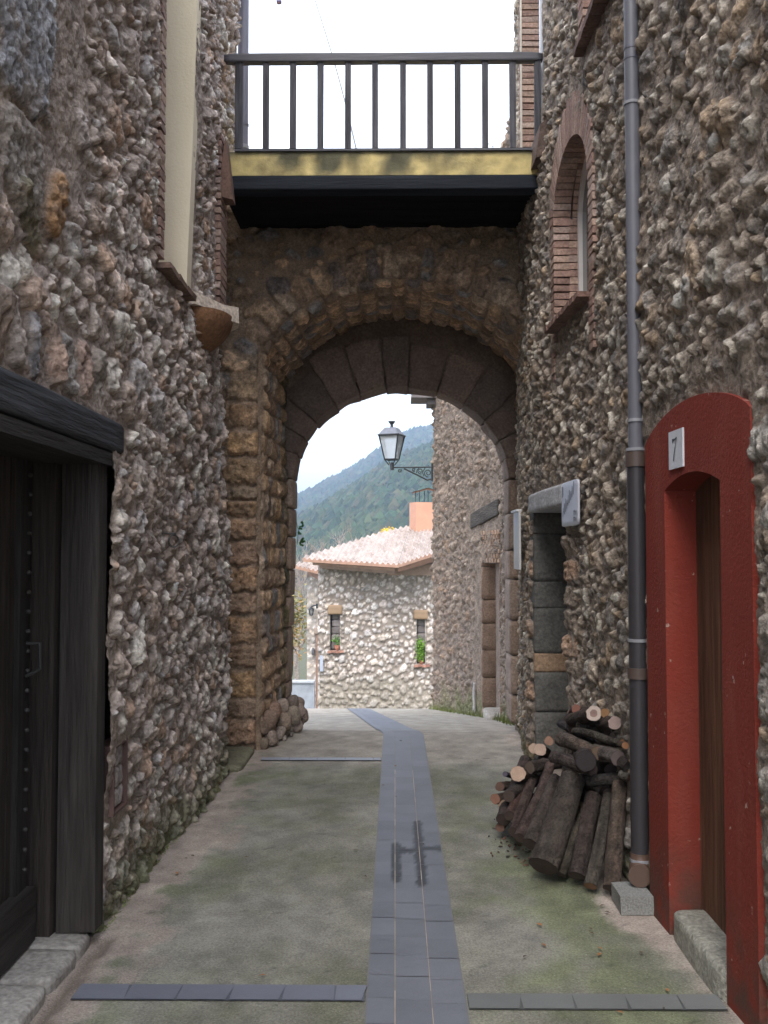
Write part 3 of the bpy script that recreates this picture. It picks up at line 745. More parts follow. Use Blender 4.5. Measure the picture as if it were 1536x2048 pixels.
# lining of the passage: left side then barrel
z_sp = A1.z; aL = math.atan2(A1.z - ccz, PLX - ccx); aR = math.radians(5)
Larc = (aL - aR) * ccr
S = np.arange(0, z_sp + Larc, .0135); T = np.arange(8.26, 9.62, .0135)
exV = []
y_ = 8.33; sv = z_sp
while sv < z_sp + Larc:
    tt = 8.22 + rnd.uniform(0, .05)
    wv = rnd.uniform(.05, .085)
    while tt < 9.5:
        l_ = rnd.uniform(.05, .11); exV.append((sv + wv, tt + l_, wv * .95, l_ * .93, 0, j3(rnd.choice(PAL_A), .2), rnd.uniform(.02, .045), 3.6)); tt += 2 * l_ + .01
    sv += 2 * wv + .008
zz = .25
while zz < z_sp - .05:
    hh_ = rnd.uniform(.06, .11); tt = 8.3
    while tt < 9.55:
        l_ = rnd.uniform(.06, .13); exV.append((zz + hh_, tt + l_, hh_ * .95, l_ * .93, 0, j3(rnd.choice(PAL_A), .2), rnd.uniform(.02, .05), 3.4)); tt += 2 * l_ + .01
    zz += 2 * hh_ + .01
UU, VV, H, C = relief(S, T, 53, [(.08, 20)], PAL_A, MORT_A, Hs=.03, explicit=exV, und=.015,
                      moss=lambda u, v, s: (np.clip(smooth(9.0, 9.45, v + fbm(u * 4, v * 4, 3) * .3) * (u < z_sp) * (.55 + fbm(u * 5, v * 5, 9)), 0, .8), (.07, .085, .04)))
on = UU > z_sp
H = H - .03 * (1 - smooth(8.26, 8.31, VV))
aa = aL - (UU - z_sp) / ccr
tp = np.clip((VV - 8.3) / 1.25, 0, 1)
X_ = np.where(on, ccx + (ccr - H) * np.cos(aa), PLX + H + .0)
Z_ = np.where(on, ccz + (ccr - H) * np.sin(aa), UU)
X_ = X_ + .07 * tp * np.where(on, np.clip(-X_, 0, 1), 1)
grid_mesh("passage_lining", np.stack([X_, VV, Z_], -1), C, None, False, M_stone, ap)
# inner portal: voussoirs and jambs
YP0, YP1 = 9.52, 9.97
EX = P(801, 964, YP1); ea = P(1006, 964, YP1).x - EX.x; ez = EX.z; eb = P(795, 789, YP1).z - ez; ecx = EX.x
def E(t_, r_):
    x = ecx + ea * math.cos(t_); z = ez + eb * math.sin(t_); nx, nz = math.cos(t_) / ea, math.sin(t_) / eb; L_ = math.hypot(nx, nz)
    return x + nx / L_ * r_, z + nz / L_ * r_
b = MB(); NV = 13
cuts = [0]
for k in range(NV): cuts.append(cuts[-1] + rnd.uniform(.8, 1.2))
cuts = [c_ / cuts[-1] * math.pi for c_ in cuts]
VC = [(.20, .145, .115), (.235, .175, .14), (.16, .12, .10), (.21, .155, .125)]  # ring stone colours, darkened to deepen the shade under the vault
for k in range(NV):
    t0, t1 = cuts[k], cuts[k + 1]; tm = (t0 + t1) / 2; dth = (t1 - t0) / 2; seg = dth * (ea + eb) / 2
    thk = rnd.uniform(.42, .58); yo_ = rnd.uniform(-.02, .01)
    def mp_(q, tm=tm, dth=dth, thk=thk, seg=seg, yo_=yo_):
        x, z = E(tm + q.x / seg * dth * (1.006 if q.y > -.15 else .975), q.z + thk / 2)
        return Vector((x, (YP0 + YP1) / 2 + q.y + yo_, z))
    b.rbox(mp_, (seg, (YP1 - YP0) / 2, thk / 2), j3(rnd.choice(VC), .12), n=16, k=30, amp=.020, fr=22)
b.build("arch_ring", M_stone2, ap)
def jamb(side):
    b = MB(); z = 0.0
    hs = [.26, .16, .56, .32, .28, .34, .30, .30] if side < 0 else [.30, .40, .36, .42, .30, .38, .36]
    tot = ez; s_ = tot / sum(hs)
    for h_ in hs:
        h_ *= s_; xi = ecx + side * ea + side * .03 * (1 - (z + h_ / 2) / ez) * (1.8 if side < 0 else 0.6)
        wj = rnd.uniform(.17, .24)
        b.rbox(lambda q, z=z, h_=h_, xi=xi, wj=wj: Vector((xi + side * wj / 2, (YP0 + YP1) / 2, z + h_ / 2)) + q, (wj / 2, (YP1 - YP0) / 2 + rnd.uniform(0, .01), h_ / 2 - .002), j3(rnd.choice([(.30, .22, .17), (.34, .26, .21), (.27, .20, .155)]), .1), n=7, k=13, amp=.008, fr=9)
        z += h_
    b.build("jamb", M_stone2, ap)
jamb(-1); jamb(1)
# infill behind ring
b = MB()
NN = 40
for k in range(NN):
    t0, t1 = math.pi * k / NN, math.pi * (k + 1) / NN
    x0, z0 = E(t0, .12); x1, z1 = E(t1, .12); X0_, Z0_ = E(t0, 1.6); X1_, Z1_ = E(t1, 1.6)
    for yy, fl in ((YP0 + .03, 0), (YP1 - .02, 1)):
        vs = [(x0, yy, z0), (x1, yy, z1), (X1_, yy, min(Z1_, 4.45)), (X0_, yy, min(Z0_, 4.45))]
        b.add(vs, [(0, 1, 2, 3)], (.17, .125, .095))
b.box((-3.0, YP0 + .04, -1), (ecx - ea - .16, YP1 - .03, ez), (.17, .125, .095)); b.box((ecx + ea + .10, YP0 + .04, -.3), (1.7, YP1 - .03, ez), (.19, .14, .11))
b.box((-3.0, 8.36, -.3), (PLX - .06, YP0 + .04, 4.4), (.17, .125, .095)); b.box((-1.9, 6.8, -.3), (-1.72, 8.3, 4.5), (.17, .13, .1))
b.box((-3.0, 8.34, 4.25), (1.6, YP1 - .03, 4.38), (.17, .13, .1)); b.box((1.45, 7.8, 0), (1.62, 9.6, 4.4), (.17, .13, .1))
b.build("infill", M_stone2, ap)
b = MB(); b.box((-3.0, 8.30, 4.40), (1.2, 10.02, 4.50), (.36, .32, .27)); b.build("terrace_slab", M_conc, ap)
# loose base cobbles along the left reveal
b = MB()
for (px, py, D, r_, c_) in ((548, 1476, 8.45, .07, (.30, .24, .20)), (566, 1466, 8.7, .06, (.34, .28, .24)), (583, 1462, 8.95, .05, (.3, .25, .2)), (600, 1452, 9.15, .06, (.33, .27, .24)), (545, 1440, 8.45, .08, (.24, .17, .13)),
                        (556, 1420, 8.6, .07, (.30, .20, .15)), (575, 1440, 8.8, .085, (.28, .22, .17)), (574, 1412, 8.8, .06, (.36, .29, .24)), (593, 1430, 9.1, .085, (.30, .25, .2)), (592, 1405, 9.15, .07, (.2, .16, .14)),
                        (606, 1420, 9.35, .07, (.27, .21, .18)), (606, 1446, 9.4, .05, (.3, .24, .2)), (612, 1430, 9.65, .07, (.28, .22, .18)), (600, 1412, 9.6, .08, (.26, .2, .17)), (560, 1484, 8.5, .03, (.3, .25, .2)), (576, 1478, 8.7, .028, (.35, .3, .26)), (590, 1470, 8.9, .026, (.35, .3, .26)), (535, 1488, 8.35, .05, (.2, .16, .12)), (533, 1455, 8.35, .06, (.22, .16, .12))):
    p = P(px, py, D); R_ = Matrix.Rotation(rnd.uniform(-.5, .5), 3, 'Y')
    p.z = max(p.z, r_ * .8)
    b = MB(); b.rbox(lambda q, p=p, R_=R_: p - Vector((.03, 0, 0)) + R_ @ q, (r_ * .8, r_ * .9, r_), j3(c_, .1), n=6, k=2.8, amp=.010, fr=25); b.build("cobble", M_stone, ap)
b = MB(); b.rbox(lambda q: Vector((-1.50, 7.86, .0)) + q, (.36, .42, .035), (.20, .19, .13), n=8, k=10, amp=.01, fr=8)
tag(b.build("stone_slab", M_stone), "low mossy stone slab between the left house corner and the arch pier", "slab")

# ------------------------------------------------------------------ balcony
FB = 7.2
zf0, zf1, zb0 = PZ(350, FB), PZ(303, FB), PZ(379, FB)
bl = thing("balcony", "balcony bridge with yellow edge, dark beam and dark wooden railing over the alley", "balcony", (0, FB, zf0))
def fascia(b):
    n_ = 60; vs = []; cs = []
    for i in range(n_ + 1):
        x = -1.262 + 2.33 * i / n_
        for j in range(5):
            z = zf0 + (zf1 - zf0) * j / 4; nn_ = float(fbm(np.array(x * 5.), np.array(z * 9.), 21, 4)); st = 0
            for sx, sw, ss in ((-.5, .10, .9), (-.28, .07, .7), (.02, .15, .55), (.25, .08, .7), (.42, .2, .5), (-.75, .12, .4)): st = max(st, ss * math.exp(-((x - sx) / sw) ** 2) * (.55 + .45 * j / 4))
            if j == 4: st = max(st, .75)
            st = min(1, max(0, st * 1.7 + nn_ * 2.2)); c1 = (.56, .45, .20); c2 = (.10, .095, .06)
            vs.append((x, FB - .004 * nn_, z)); cs.append(tuple(c1[q] * (1 - st) + c2[q] * st for q in range(3)))
    b.add(vs, [(i * 5 + j, (i + 1) * 5 + j, (i + 1) * 5 + j + 1, i * 5 + j + 1) for i in range(n_) for j in range(4)], cs)
b = MB(); fascia(b); b.box((-1.27, FB + .004, zf0), (1.07, 8.30, zf1 - .002), (.40, .33, .17)); b.build("slab", M_plaster, bl)
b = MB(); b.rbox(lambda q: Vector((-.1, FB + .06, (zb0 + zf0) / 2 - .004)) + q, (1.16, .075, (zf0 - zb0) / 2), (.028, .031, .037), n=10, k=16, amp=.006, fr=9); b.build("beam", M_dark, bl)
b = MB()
for k in range(6): b.box((-1.3, FB + .14 + k * .17, zf0 - .03), (1.1, FB + .14 + k * .17 + .16, zf0 - .006), j3((.016, .013, .011)))  # near-black board colour paints in the shade beneath the balcony
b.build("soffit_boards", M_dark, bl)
rc_ = (.085, .083, .092)
p0, p1 = P(449, 117, FB), P(1085, 117, FB); zr0, zr1 = PZ(126, FB), PZ(109, FB)
b = MB(); b.rbox(lambda q: Vector(((p0.x + p1.x) / 2, FB, (zr0 + zr1) / 2)) + q, ((p1.x - p0.x) / 2, .035, (zr1 - zr0) / 2), rc_, n=8, k=16, amp=.003, fr=6)
b.box((P(470, 300, FB).x, FB - .018, zf1 + .001), (P(1072, 300, FB).x, FB + .02, zf1 + .018), (.07, .07, .08))
rl = b.build("railing", M_woodx, bl)
for i, px in enumerate((478, 532, 586, 641, 696, 750, 806, 860, 915, 970, 1025, 1075)):
    x = P(px, 200, FB).x; wd = .022 if i else .03
    b = MB(); 
    if i == 0: wd = .028
    b.box((x - wd, FB - .02, zf1 + .0185), (x + wd, FB + .02, zr0 + .004), j3(rc_, .15), jit=.0015); b.build("baluster", M_wood, rl)
# weeds on terrace
def sprig(name, label, cat, base, h_, n_, col, spread=.05, leaf=.006, group=None):
    b = MB()
    for k in range(n_):
        tip = Vector(base) + Vector((rnd.uniform(-spread, spread), rnd.uniform(-spread, spread), h_ * rnd.uniform(.6, 1)))
        b.tube([base, (Vector(base) + tip) / 2 + Vector((rnd.uniform(-.01, .01), 0, 0)), tip], .0015, col, 4, False)
        for j in range(4):
            q = Vector(base).lerp(tip, rnd.uniform(.4, 1)); d_ = Vector([rnd.uniform(-1, 1) for _ in range(3)]) * leaf * 2
            b.add([q, q + d_, q + d_ * .5 + Vector((leaf, 0, leaf))], [(0, 1, 2)], col)
    return tag(b.build(name, M_leaf), label, cat, group)
sprig("weed", "thin dry weed growing on the terrace behind the railing, left one", "weed", P(950, 303, 8.4), .13, 4, (.16, .15, .1))
sprig("weed", "thin dry weed behind the third baluster from the right wall", "weed", P(980, 303, 8.6), .09, 3, (.16, .15, .1))
# overhead cable and left rooftop downpipe
b = MB(); pts = []
for k in range(21):
    f_ = k / 20; p = P(628 + (716 - 628) * f_ + 8 * math.sin(f_ * 3.14) * .6, -6 + 320 * f_, 9.0 + 8 * (1 - f_)); pts.append(p)
pts.append(Vector((pts[-1].x + .05, pts[-1].y - .2, 4.5)))
b.tube(pts, .009, (.08, .08, .08), 5); tag(b.build("overhead_cable", M_iron), "thin grey cable hanging across the white sky above the balcony", "cable")
t = thing("drainpipe", "dark drainpipe against the sky behind the left end of the railing", "drainpipe", P(485, 300, 7.85))
b = MB(); x = P(486, 150, 7.9).x; b.tube([(x, 7.9, 4.50), (x, 7.9, 5.0), (x, 7.9, 7.4)], .05 * .9, (.17, .165, .20), 14); b.build("pipe", M_pipe, t)
b = MB(); b.tube([(x, 7.9, 4.86), (x, 7.9, 4.89)], .052, (.28, .28, .3), 14); b3 = MB(); b3.tube([(x, 7.9, 5.05), (x, 7.9, 5.07)], .05, (.14, .14, .17), 14); b3.build('joint', M_pipe, t); b.box((x - .25, 7.885, 4.865), (x - .04, 7.9, 4.885), (.3, .3, .3)); b.build("bracket", M_pipe, t)
b = MB(); q = P(558, 2, 12); b.box((q.x - .02, 11.98, q.z - .035), (q.x + .02, 12.02, q.z + .5), (.18, .08, .09)); b.box((q.x - .03, 11.97, q.z - .02), (q.x + .03, 12.03, q.z + .02), (.12, .1, .2))
b.tube([(q.x - 2.4, 12, q.z + .5), (q.x, 12, q.z + .47), (q.x + 4, 12, q.z + .5)], .008, (.1, .1, .1), 5)
tag(b.build("wire_hook", M_iron), "tiny dark fitting hanging into the sky at the top edge", "fitting")

# ------------------------------------------------------------------ drainpipe on the right
t = thing("drainpipe", "tall grey and dark brown drainpipe beside the red door surround", "drainpipe", (1.09, 4.62, .1))
DY = 4.72; xt, xb = P(1266, 400, DY).x, P(1281, 1740, DY).x
zs = PZ(905, DY)
def dx(z): return xb + (xt - xb) * (z - .1) / 4.0
b = MB(); b.tube([(dx(z) , DY, z) for z in (zs, 2.6, 3.2, 3.8, 4.4, 5.2, 6.9)], .0345, (.13, .13, .15), 20); up = b.build("pipe", M_pipe, t)
b = MB(); b.tube([(dx(z), DY, z) for z in (.16, .5, 1.0, 1.5, zs - .001)], .043, (.04, .036, .04), 20); b.build("lower_pipe", M_pipe, t)
b = MB(); b.tube([(dx(zs), DY, zs - .07), (dx(zs), DY, zs)], .050, (.085, .06, .05), 20); b.build("collar", M_pipe, t)
for zz_, c_, r_ in ((PZ(1335, DY), (.085, .06, .05), .050), (PZ(1722, DY), (.13, .08, .06), .049)):
    b = MB(); b.tube([(dx(zz_), DY, zz_ - .05), (dx(zz_), DY, zz_)], r_, c_, 20); b.build("collar", M_pipe, t)
for zz_, r_ in ((PZ(210, DY), .040), (PZ(842, DY), .040), (PZ(1280, DY), .0475), (PZ(1718, DY), .0485), (PZ(900, DY), .046)):
    b = MB(); b.tube([(dx(zz_), DY, zz_ - .007), (dx(zz_), DY, zz_ + .007)], r_, (.27, .27, .29), 20); b.box((dx(zz_) + .03, DY - .006, zz_ - .006), (dx(zz_) + .13, DY + .006, zz_ + .006), (.25, .25, .26)); b.build("bracket", M_iron, t)
for zz_ in (PZ(100, DY), PZ(120, DY)):
    b = MB(); b.tube([(dx(zz_), DY, zz_ - .006), (dx(zz_), DY, zz_ + .006)], .037, (.12, .12, .15), 20); b.build("joint", M_pipe, t)
b = MB(); b.tube([(dx(.3), DY, .22), (dx(.3), DY, .165), (dx(.3) - .015, DY - .04, .135), (dx(.3) - .02, DY - .075, .135)], [.046, .048, .050, .052], (.12, .075, .055), 18); b.build("elbow", M_pipe, t)
b = MB(); pb = P(1272, 1790, 4.6)
b.box((1.005, 4.53, .0), (1.15, 4.74, .08), (.26, .26, .245), jit=.003)
tag(b.build("concrete_block", M_conc), "small grey concrete block under the foot of the drainpipe", "block")

# ------------------------------------------------------------------ signs
def glyph_strokes(b, strokes, org, ux, uz, wdt, col, off):
    """strokes: lists of 2D points; flat raised ink ribbons"""
    nrm = ux.cross(uz).normalized()
    for st in strokes:
        for (a0, a1) in zip(st[:-1], st[1:]):
            A_ = org + ux * a0[0] + uz * a0[1] + nrm * off; B_ = org + ux * a1[0] + uz * a1[1] + nrm * off
            wa = wdt * (a0[2] if len(a0) > 2 else 1); wb = wdt * (a1[2] if len(a1) > 2 else 1)
            d_ = (B_ - A_).normalized(); s_ = d_.cross(nrm)
            b.add([A_ + s_ * wa, B_ + s_ * wb, B_ - s_ * wb, A_ - s_ * wa], [(0, 1, 2, 3)], col)
yc = 4.13; zc = PZ(899, yc)
t = thing("number_plate", "white tile with black number 7 on the red door surround", "number plate", (xf(yc), yc, zc))
b = MB(); hx, hz = .088, .079
xa, xb_ = xf(yc + hx), xf(yc - hx)
b.hexa([(xa - .008, yc + hx, zc - hz), (xa + .004, yc + hx, zc - hz), (xb_ + .004, yc - hx, zc - hz), (xb_ - .008, yc - hx, zc - hz), (xa - .008, yc + hx, zc + hz), (xa + .004, yc + hx, zc + hz), (xb_ + .004, yc - hx, zc + hz), (xb_ - .008, yc - hx, zc + hz)], (.62, .62, .64)); b.build("plate", M_white, t)
b = MB(); org = Vector((xf(yc) - .009, yc, zc)); ux = Vector((xb_ - xa, -2 * hx, 0)).normalized(); uz = Vector((0, 0, 1))
glyph_strokes(b, [[(-.030, .028, 1), (-.030, .042, 1)], [(-.036, .040, 1.5), (.0, .040, .9), (.024, .047, .7)], [(.024, .047, .6), (.004, .01, .8), (-.014, -.025, 1.1), (-.020, -.048, 1.4)]], org, ux, uz, .0042, (.02, .02, .025), .0012)
b.build("digit", M_iron, t)
yc = 6.08; x0 = xr(yc) - .055; zt_, zb_ = PZ(962, 6.05), PZ(1052, 6.05)
t = thing("street_sign", "white enamel sign with black lettering above the grey doorway", "sign", (x0, yc, zb_))
b = MB(); zm = (zt_ + zb_) / 2
ux = Vector((xr(5.87) - xr(6.31), 5.87 - 6.31, 0)).normalized(); nrm = ux.cross(Vector((0, 0, 1)))
# sits on the wall with its far end a little out
def plq(q): return Vector((x0, yc, zm)) + ux * q.x + nrm * q.y + Vector((0, 0, q.z))
b.rbox(plq, (.22, .008, (zt_ - zb_) / 2), (.48, .48, .54), n=8, k=18, amp=0)
b.build("plate", M_white, t)
b = MB(); org = Vector((x0, yc, zm)); uz = Vector((0, 0, 1))
def ink(pts, wd, col=(.03, .03, .05)): glyph_strokes(b, [pts], org, ux, uz, wd, col, .0095)
ink([(-.185, .045), (-.183, .115)], .006); ink([(-.165, .05), (-.163, .112)], .005)
for k in range(9):                                 # slanting row of tall worn characters, unreadable in the photograph
    x_ = -.17 + k * .036; z_ = -.075 + k * .0155; h_ = .055 + .012 * (k % 3); c_ = (.03, .03, .05) if k % 2 else (.08, .08, .12)
    ink([(x_, z_), (x_ + .008, z_ + h_)], .006, c_)
    if k % 3 == 0: ink([(x_, z_ + h_ * .5), (x_ + .02, z_ + h_ * .6)], .0035, c_)
for r_ in range(2):
    for k in range(4): ink([(.12 + k * .02, -.075 - r_ * .038), (.121 + k * .02, -.05 - r_ * .038)], .0035)
    ink([(.12, -.05 - r_ * .038), (.15, -.05 - r_ * .038)], .003)
b.build("lettering", M_iron, t)
t = thing("notice_board", "narrow grey white plate seen nearly edge on beside the inner arch", "notice board", P(1038, 1130, 8.15))
b = MB(); q0, q1 = P(1044, 1022, 8.0), P(1035, 1138, 8.35)
b.box((q0.x - .026, 8.0, q1.z), (q0.x - .010, 8.36, q0.z), (.50, .49, .48)); b.build("panel", M_white, t)
b = MB(); b.box((q0.x - .045, 8.0, q0.z - .002), (q0.x - .005, 8.37, q0.z + .015), (.60, .6, .6)); b.build("hood", M_white, t)

# ------------------------------------------------------------------ firewood
def log(px1, py1, D1, px2, py2, D2, rpx, label, endc_=(.50, .34, .22), bark=(.085, .066, .055), heart=None, bend=.0, both=False, group="logs of the firewood pile by the drainpipe"):
    endc = (endc_[0] * .66, endc_[1] * .68, endc_[2] * .76); bark = tuple(x * .8 for x in bark)
    p1, p2 = P(px1, py1, D1), P(px2, py2, D2); r_ = rpx * D1 / 2000.0
    ax = (p2 - p1)
    for p in (p1, p2):
        lim = float(XRf(p.y)) - r_ - .005
        if p.x > lim: p.x = lim
        vert = abs(ax.normalized().z)
        mn = r_ * math.sqrt(max(0, 1 - vert * vert)) + .002
        if p.z < mn: p.z = mn
    ax = p2 - p1; L_ = ax.length; t_ = ax.normalized()
    u_ = t_.cross(Vector((0, 0, 1))).normalized(); v_ = u_.cross(t_)
    n_, m_ = 22, max(6, int(L_ / .025)); vs = []; cs = []
    sd_ = rnd.randint(0, 9999)
    kn = [(rnd.uniform(.15, .85), rnd.uniform(0, 6.28)) for _ in range(2)]
    for i in range(m_ + 1):
        f_ = i / m_; c_ = p1 + ax * f_ + u_ * (bend * math.sin(f_ * 3.14)) + v_ * bend * .5 * math.sin(f_ * 5)
        for k in range(n_):
            g_ = 2 * math.pi * k / n_
            nz = float(fbm(np.array(math.cos(g_) * 1.4 + sd_), np.array(math.sin(g_) * 1.4 + f_ * L_ * 4), 7, 3))
            nb = float(fbm(np.array(g_ * 3.5 + sd_), np.array(f_ * L_ * 9), 17, 2))
            q_ = r_ * (1 + nz * .28 + nb * .16) * (1.0 - .08 * f_)
            for kf, kg in kn:
                dd = ((f_ - kf) * L_) ** 2 + (r_ * (math.atan2(math.sin(g_ - kg), math.cos(g_ - kg)))) ** 2
                q_ += r_ * .22 * math.exp(-dd / (r_ * .5) ** 2)
            vs.append(c_ + u_ * math.cos(g_) * q_ + v_ * math.sin(g_) * q_)
            kk = 1 + nz * 1.3; cs.append((bark[0] * kk * (1 + .2 * nb), bark[1] * kk, bark[2] * kk))
    b = MB(); b.add(vs, [(i * n_ + k, (i + 1) * n_ + k, (i + 1) * n_ + (k + 1) % n_, i * n_ + (k + 1) % n_) for i in range(m_) for k in range(n_)], cs, True)
    o = b.build("firewood_log", M_bark)
    tag(o, label, "log", group)
    for row, sg in ((0, -1), (m_, 1)):
        ring = [Vector(vs[row * n_ + k]) for k in range(n_)]; c_ = sum(ring, Vector()) / n_
        vv = []; cc = []
        R_ = 7
        for j in range(R_ + 1):
            s_ = 1 - j / R_ * .98
            for k in range(n_):
                vv.append(c_ + (ring[k] - c_) * s_ * (1.0 if j else 1.004) + t_ * sg * .0015)
                e_ = endc if sg < 0 or both else tuple(x * .8 for x in endc)
                kk = (1 + .12 * (j % 2)) * (.75 if j == 0 else 1)
                if heart and s_ < .55: e_ = heart
                cc.append(tuple(x * kk for x in e_))
        b = MB(); b.add(vv, [(j * n_ + k, (j + 1) * n_ + k, (j + 1) * n_ + (k + 1) % n_, j * n_ + (k + 1) % n_) if sg > 0 else (j * n_ + (k + 1) % n_, (j + 1) * n_ + (k + 1) % n_, (j + 1) * n_ + k, j * n_ + k) for j in range(R_) for k in range(n_)] , cc)
        ce = b.build("cut_end", M_cut); ce.parent = o
    return o
DK = (.10, .068, .05)
log(1086, 1732, 4.93, 1146, 1556, 5.24, 29, "thickest log, leaning upright at the front of the pile", DK, (.10, .082, .068))
log(1060, 1688, 5.12, 1112, 1558, 5.45, 16, "upright log just left of the thickest one", DK)
log(1039, 1676, 5.28, 1100, 1530, 5.75, 12, "slim reddish log leaning second left of the thickest one", DK, (.10, .068, .058), bend=.01)
log(1121, 1748, 4.95, 1172, 1620, 5.12, 11, "thin log leaning right against the thickest one", DK, (.09, .075, .055))
log(1153, 1752, 4.88, 1187, 1590, 5.14, 17, "dark upright log third from the drainpipe", DK, (.07, .052, .045))
log(1181, 1772, 4.8, 1217, 1590, 5.1, 13, "narrow mossy upright log second from the drainpipe", (.32, .17, .09), (.095, .08, .065), bend=.008, both=True)
log(1222, 1776, 4.76, 1247, 1566, 5.05, 17, "smooth brown upright log next to the drainpipe", DK, (.11, .08, .062))
log(1027, 1664, 5.42, 1068, 1552, 5.9, 11, "slim log leaning at the left of the pile behind the reddish one", DK, (.09, .062, .052))
log(1006, 1640, 5.66, 1052, 1520, 6.1, 14, "dark log leaning at the far left edge of the pile", DK, (.075, .055, .05))
log(1036, 1547, 5.75, 1090, 1560, 6.5, 15, "log with pale oval cut end jutting out at the left of the pile", (.62, .42, .28), DK)
log(991, 1598, 5.85, 1060, 1590, 6.4, 10, "small log with orange brown end lowest at the left tip of the pile", (.30, .15, .09), DK)
log(1000, 1573, 5.9, 1062, 1570, 6.5, 9, "thin dark log just above the lowest left one", (.16, .09, .06), DK)
log(1008, 1612, 5.75, 1046, 1592, 6.2, 11, "short log with tan end on the ground at the left", (.36, .24, .15), DK, both=True)
log(1010, 1548, 5.95, 1050, 1560, 6.6, 5, "very thin stick poking out to the left of the pile", (.12, .1, .12), (.10, .09, .11))
log(1080, 1499, 6.0, 1125, 1512, 6.9, 12, "right one of the two logs with bright round ends at mid height", (.62, .43, .30), DK)
log(1067, 1497, 6.02, 1112, 1508, 6.9, 10, "left one of the two logs with bright round ends at mid height", (.60, .41, .28), DK)
log(1098, 1482, 6.05, 1125, 1478, 6.9, 9, "log with small tan end above the bright pair", (.42, .24, .15), DK)
log(1187, 1427, 5.28, 1143, 1440, 5.9, 15, "topmost log with pale ring shaped end and dark heart", (.66, .52, .40), DK, heart=(.22, .14, .12))
log(1229, 1446, 5.12, 1203, 1452, 5.7, 13, "top log with greyish pink cut end nearest the drainpipe", (.48, .34, .27), DK)
log(1211, 1426, 5.4, 1214, 1420, 6.0, 9, "top log with small orange end between the two pale ends", (.46, .25, .11), DK)
log(1152, 1418, 5.9, 1135, 1440, 6.2, 9, "short reddish log at the top left of the pile", (.28, .12, .08), (.12, .065, .05))
log(1150, 1463, 5.5, 1250, 1482, 5.05, 8, "crooked branch lying across below the top logs", (.40, .2, .1), (.09, .075, .06), bend=.02)
log(1251, 1491, 4.95, 1246, 1480, 5.6, 7, "small log with orange end close behind the drainpipe", (.46, .22, .10), DK)
log(1122, 1478, 5.5, 1195, 1504, 5.15, 14, "knotty log lying across the middle of the pile, left half", (.3, .2, .13), (.12, .09, .072), bend=.015)
log(1236, 1516, 4.98, 1190, 1500, 5.25, 15, "greyish log lying across the middle next to the drainpipe", (.16, .12, .1), (.15, .12, .105), bend=.006)
log(1107, 1513, 5.36, 1186, 1540, 5.1, 12, "dark log lying across just above the thickest upright log", (.17, .12, .1), (.085, .065, .058), bend=.012)
log(1171, 1522, 4.98, 1166, 1505, 5.5, 20, "stubby black log end facing the viewer in the middle of the pile", (.045, .035, .032), (.07, .05, .045))
log(1175, 1562, 5.12, 1250, 1556, 5.05, 12, "black log lying over the upright ones", (.1, .08, .07), (.04, .035, .032))
log(1240, 1520, 5.0, 1290, 1532, 4.95, 11, "dark log end passing behind the drainpipe at mid height", (.1, .08, .07), (.065, .05, .045))
log(1240, 1547, 4.98, 1285, 1554, 4.95, 8, "grey and orange stub just below the dark one behind the drainpipe", (.30, .15, .09), (.14, .125, .105))
log(1020, 1632, 5.55, 1056, 1545, 6.0, 11, "reddish brown log leaning between the two leftmost dark ones", DK, (.11, .065, .052))
log(1018, 1592, 5.65, 1075, 1540, 6.2, 12, "dark log lying across the left slope of the pile", DK, (.07, .055, .048), bend=.012)
log(1000, 1655, 5.7, 1042, 1600, 6.2, 9, "short reddish stick on the ground at the foot of the left slope", (.22, .12, .08), (.13, .075, .055))
log(1094, 1700, 5.08, 1128, 1590, 5.3, 10, "slim dark log tucked between the thickest one and its left neighbour", DK, (.08, .06, .05))
log(1060, 1535, 5.8, 1120, 1525, 6.0, 12, "dark log lying below the bright pair of ends", (.14, .1, .07), (.075, .058, .05))
log(1160, 1450, 5.6, 1215, 1462, 5.35, 9, "mossy branch just under the topmost ring shaped end", (.2, .13, .09), (.09, .08, .06), bend=.01)
for k, (x_, y_, D_, e_) in enumerate(((1120, 1600, 5.6, 14), (1150, 1580, 5.5, 15), (1200, 1570, 5.35, 15), (1190, 1600, 5.3, 15), (1225, 1590, 5.25, 14), (1095, 1580, 5.9, 14), (1070, 1560, 6.2, 14), (1140, 1530, 5.6, 14), (1160, 1490, 5.6, 12), (1200, 1475, 5.45, 12), (1225, 1540, 5.25, 13), (1085, 1530, 6.2, 12), (1145, 1455, 5.9, 11), (1060, 1620, 5.9, 14))):
    log(x_, y_, D_, x_ - 8, y_ - 8, D_ + .55, e_, "dark log stacked deep inside the pile, seen only between others", (.10, .075, .06), (.06, .047, .042), group="inner logs of the firewood pile")
b = MB()
for k in range(90):
    f_ = rnd.random(); p = P(1000 + 60 * f_ + rnd.gauss(0, 14), 1650 + 90 * f_ + rnd.gauss(0, 18), 5); gY = 3200 / max(360, (1110 - 1110 + (1650 + 60 * f_ + rnd.gauss(0, 20)) - 1110))
    x_ = (1000 + 70 * f_ + rnd.gauss(0, 18) - 790) * gY / 2000; a_1 = rnd.uniform(0, 3.1); s_ = rnd.uniform(.005, .014)
    c1, s1 = math.cos(a_1) * s_, math.sin(a_1) * s_
    b.hexa([(x_ - c1, gY - s1, .001), (x_ + s1 * .5, gY - c1 * .5, .001), (x_ + c1, gY + s1, .001), (x_ - s1 * .5, gY + c1 * .5, .001), (x_ - c1, gY - s1, .006), (x_ + s1 * .5, gY - c1 * .5, .007), (x_ + c1, gY + s1, .006), (x_ - s1 * .5, gY + c1 * .5, .008)], j3(rnd.choice([(.07, .05, .045), (.25, .14, .10), (.10, .08, .07)]), .2))
o = b.build("wood_chips", M_bark); struct(o, 'stuff')

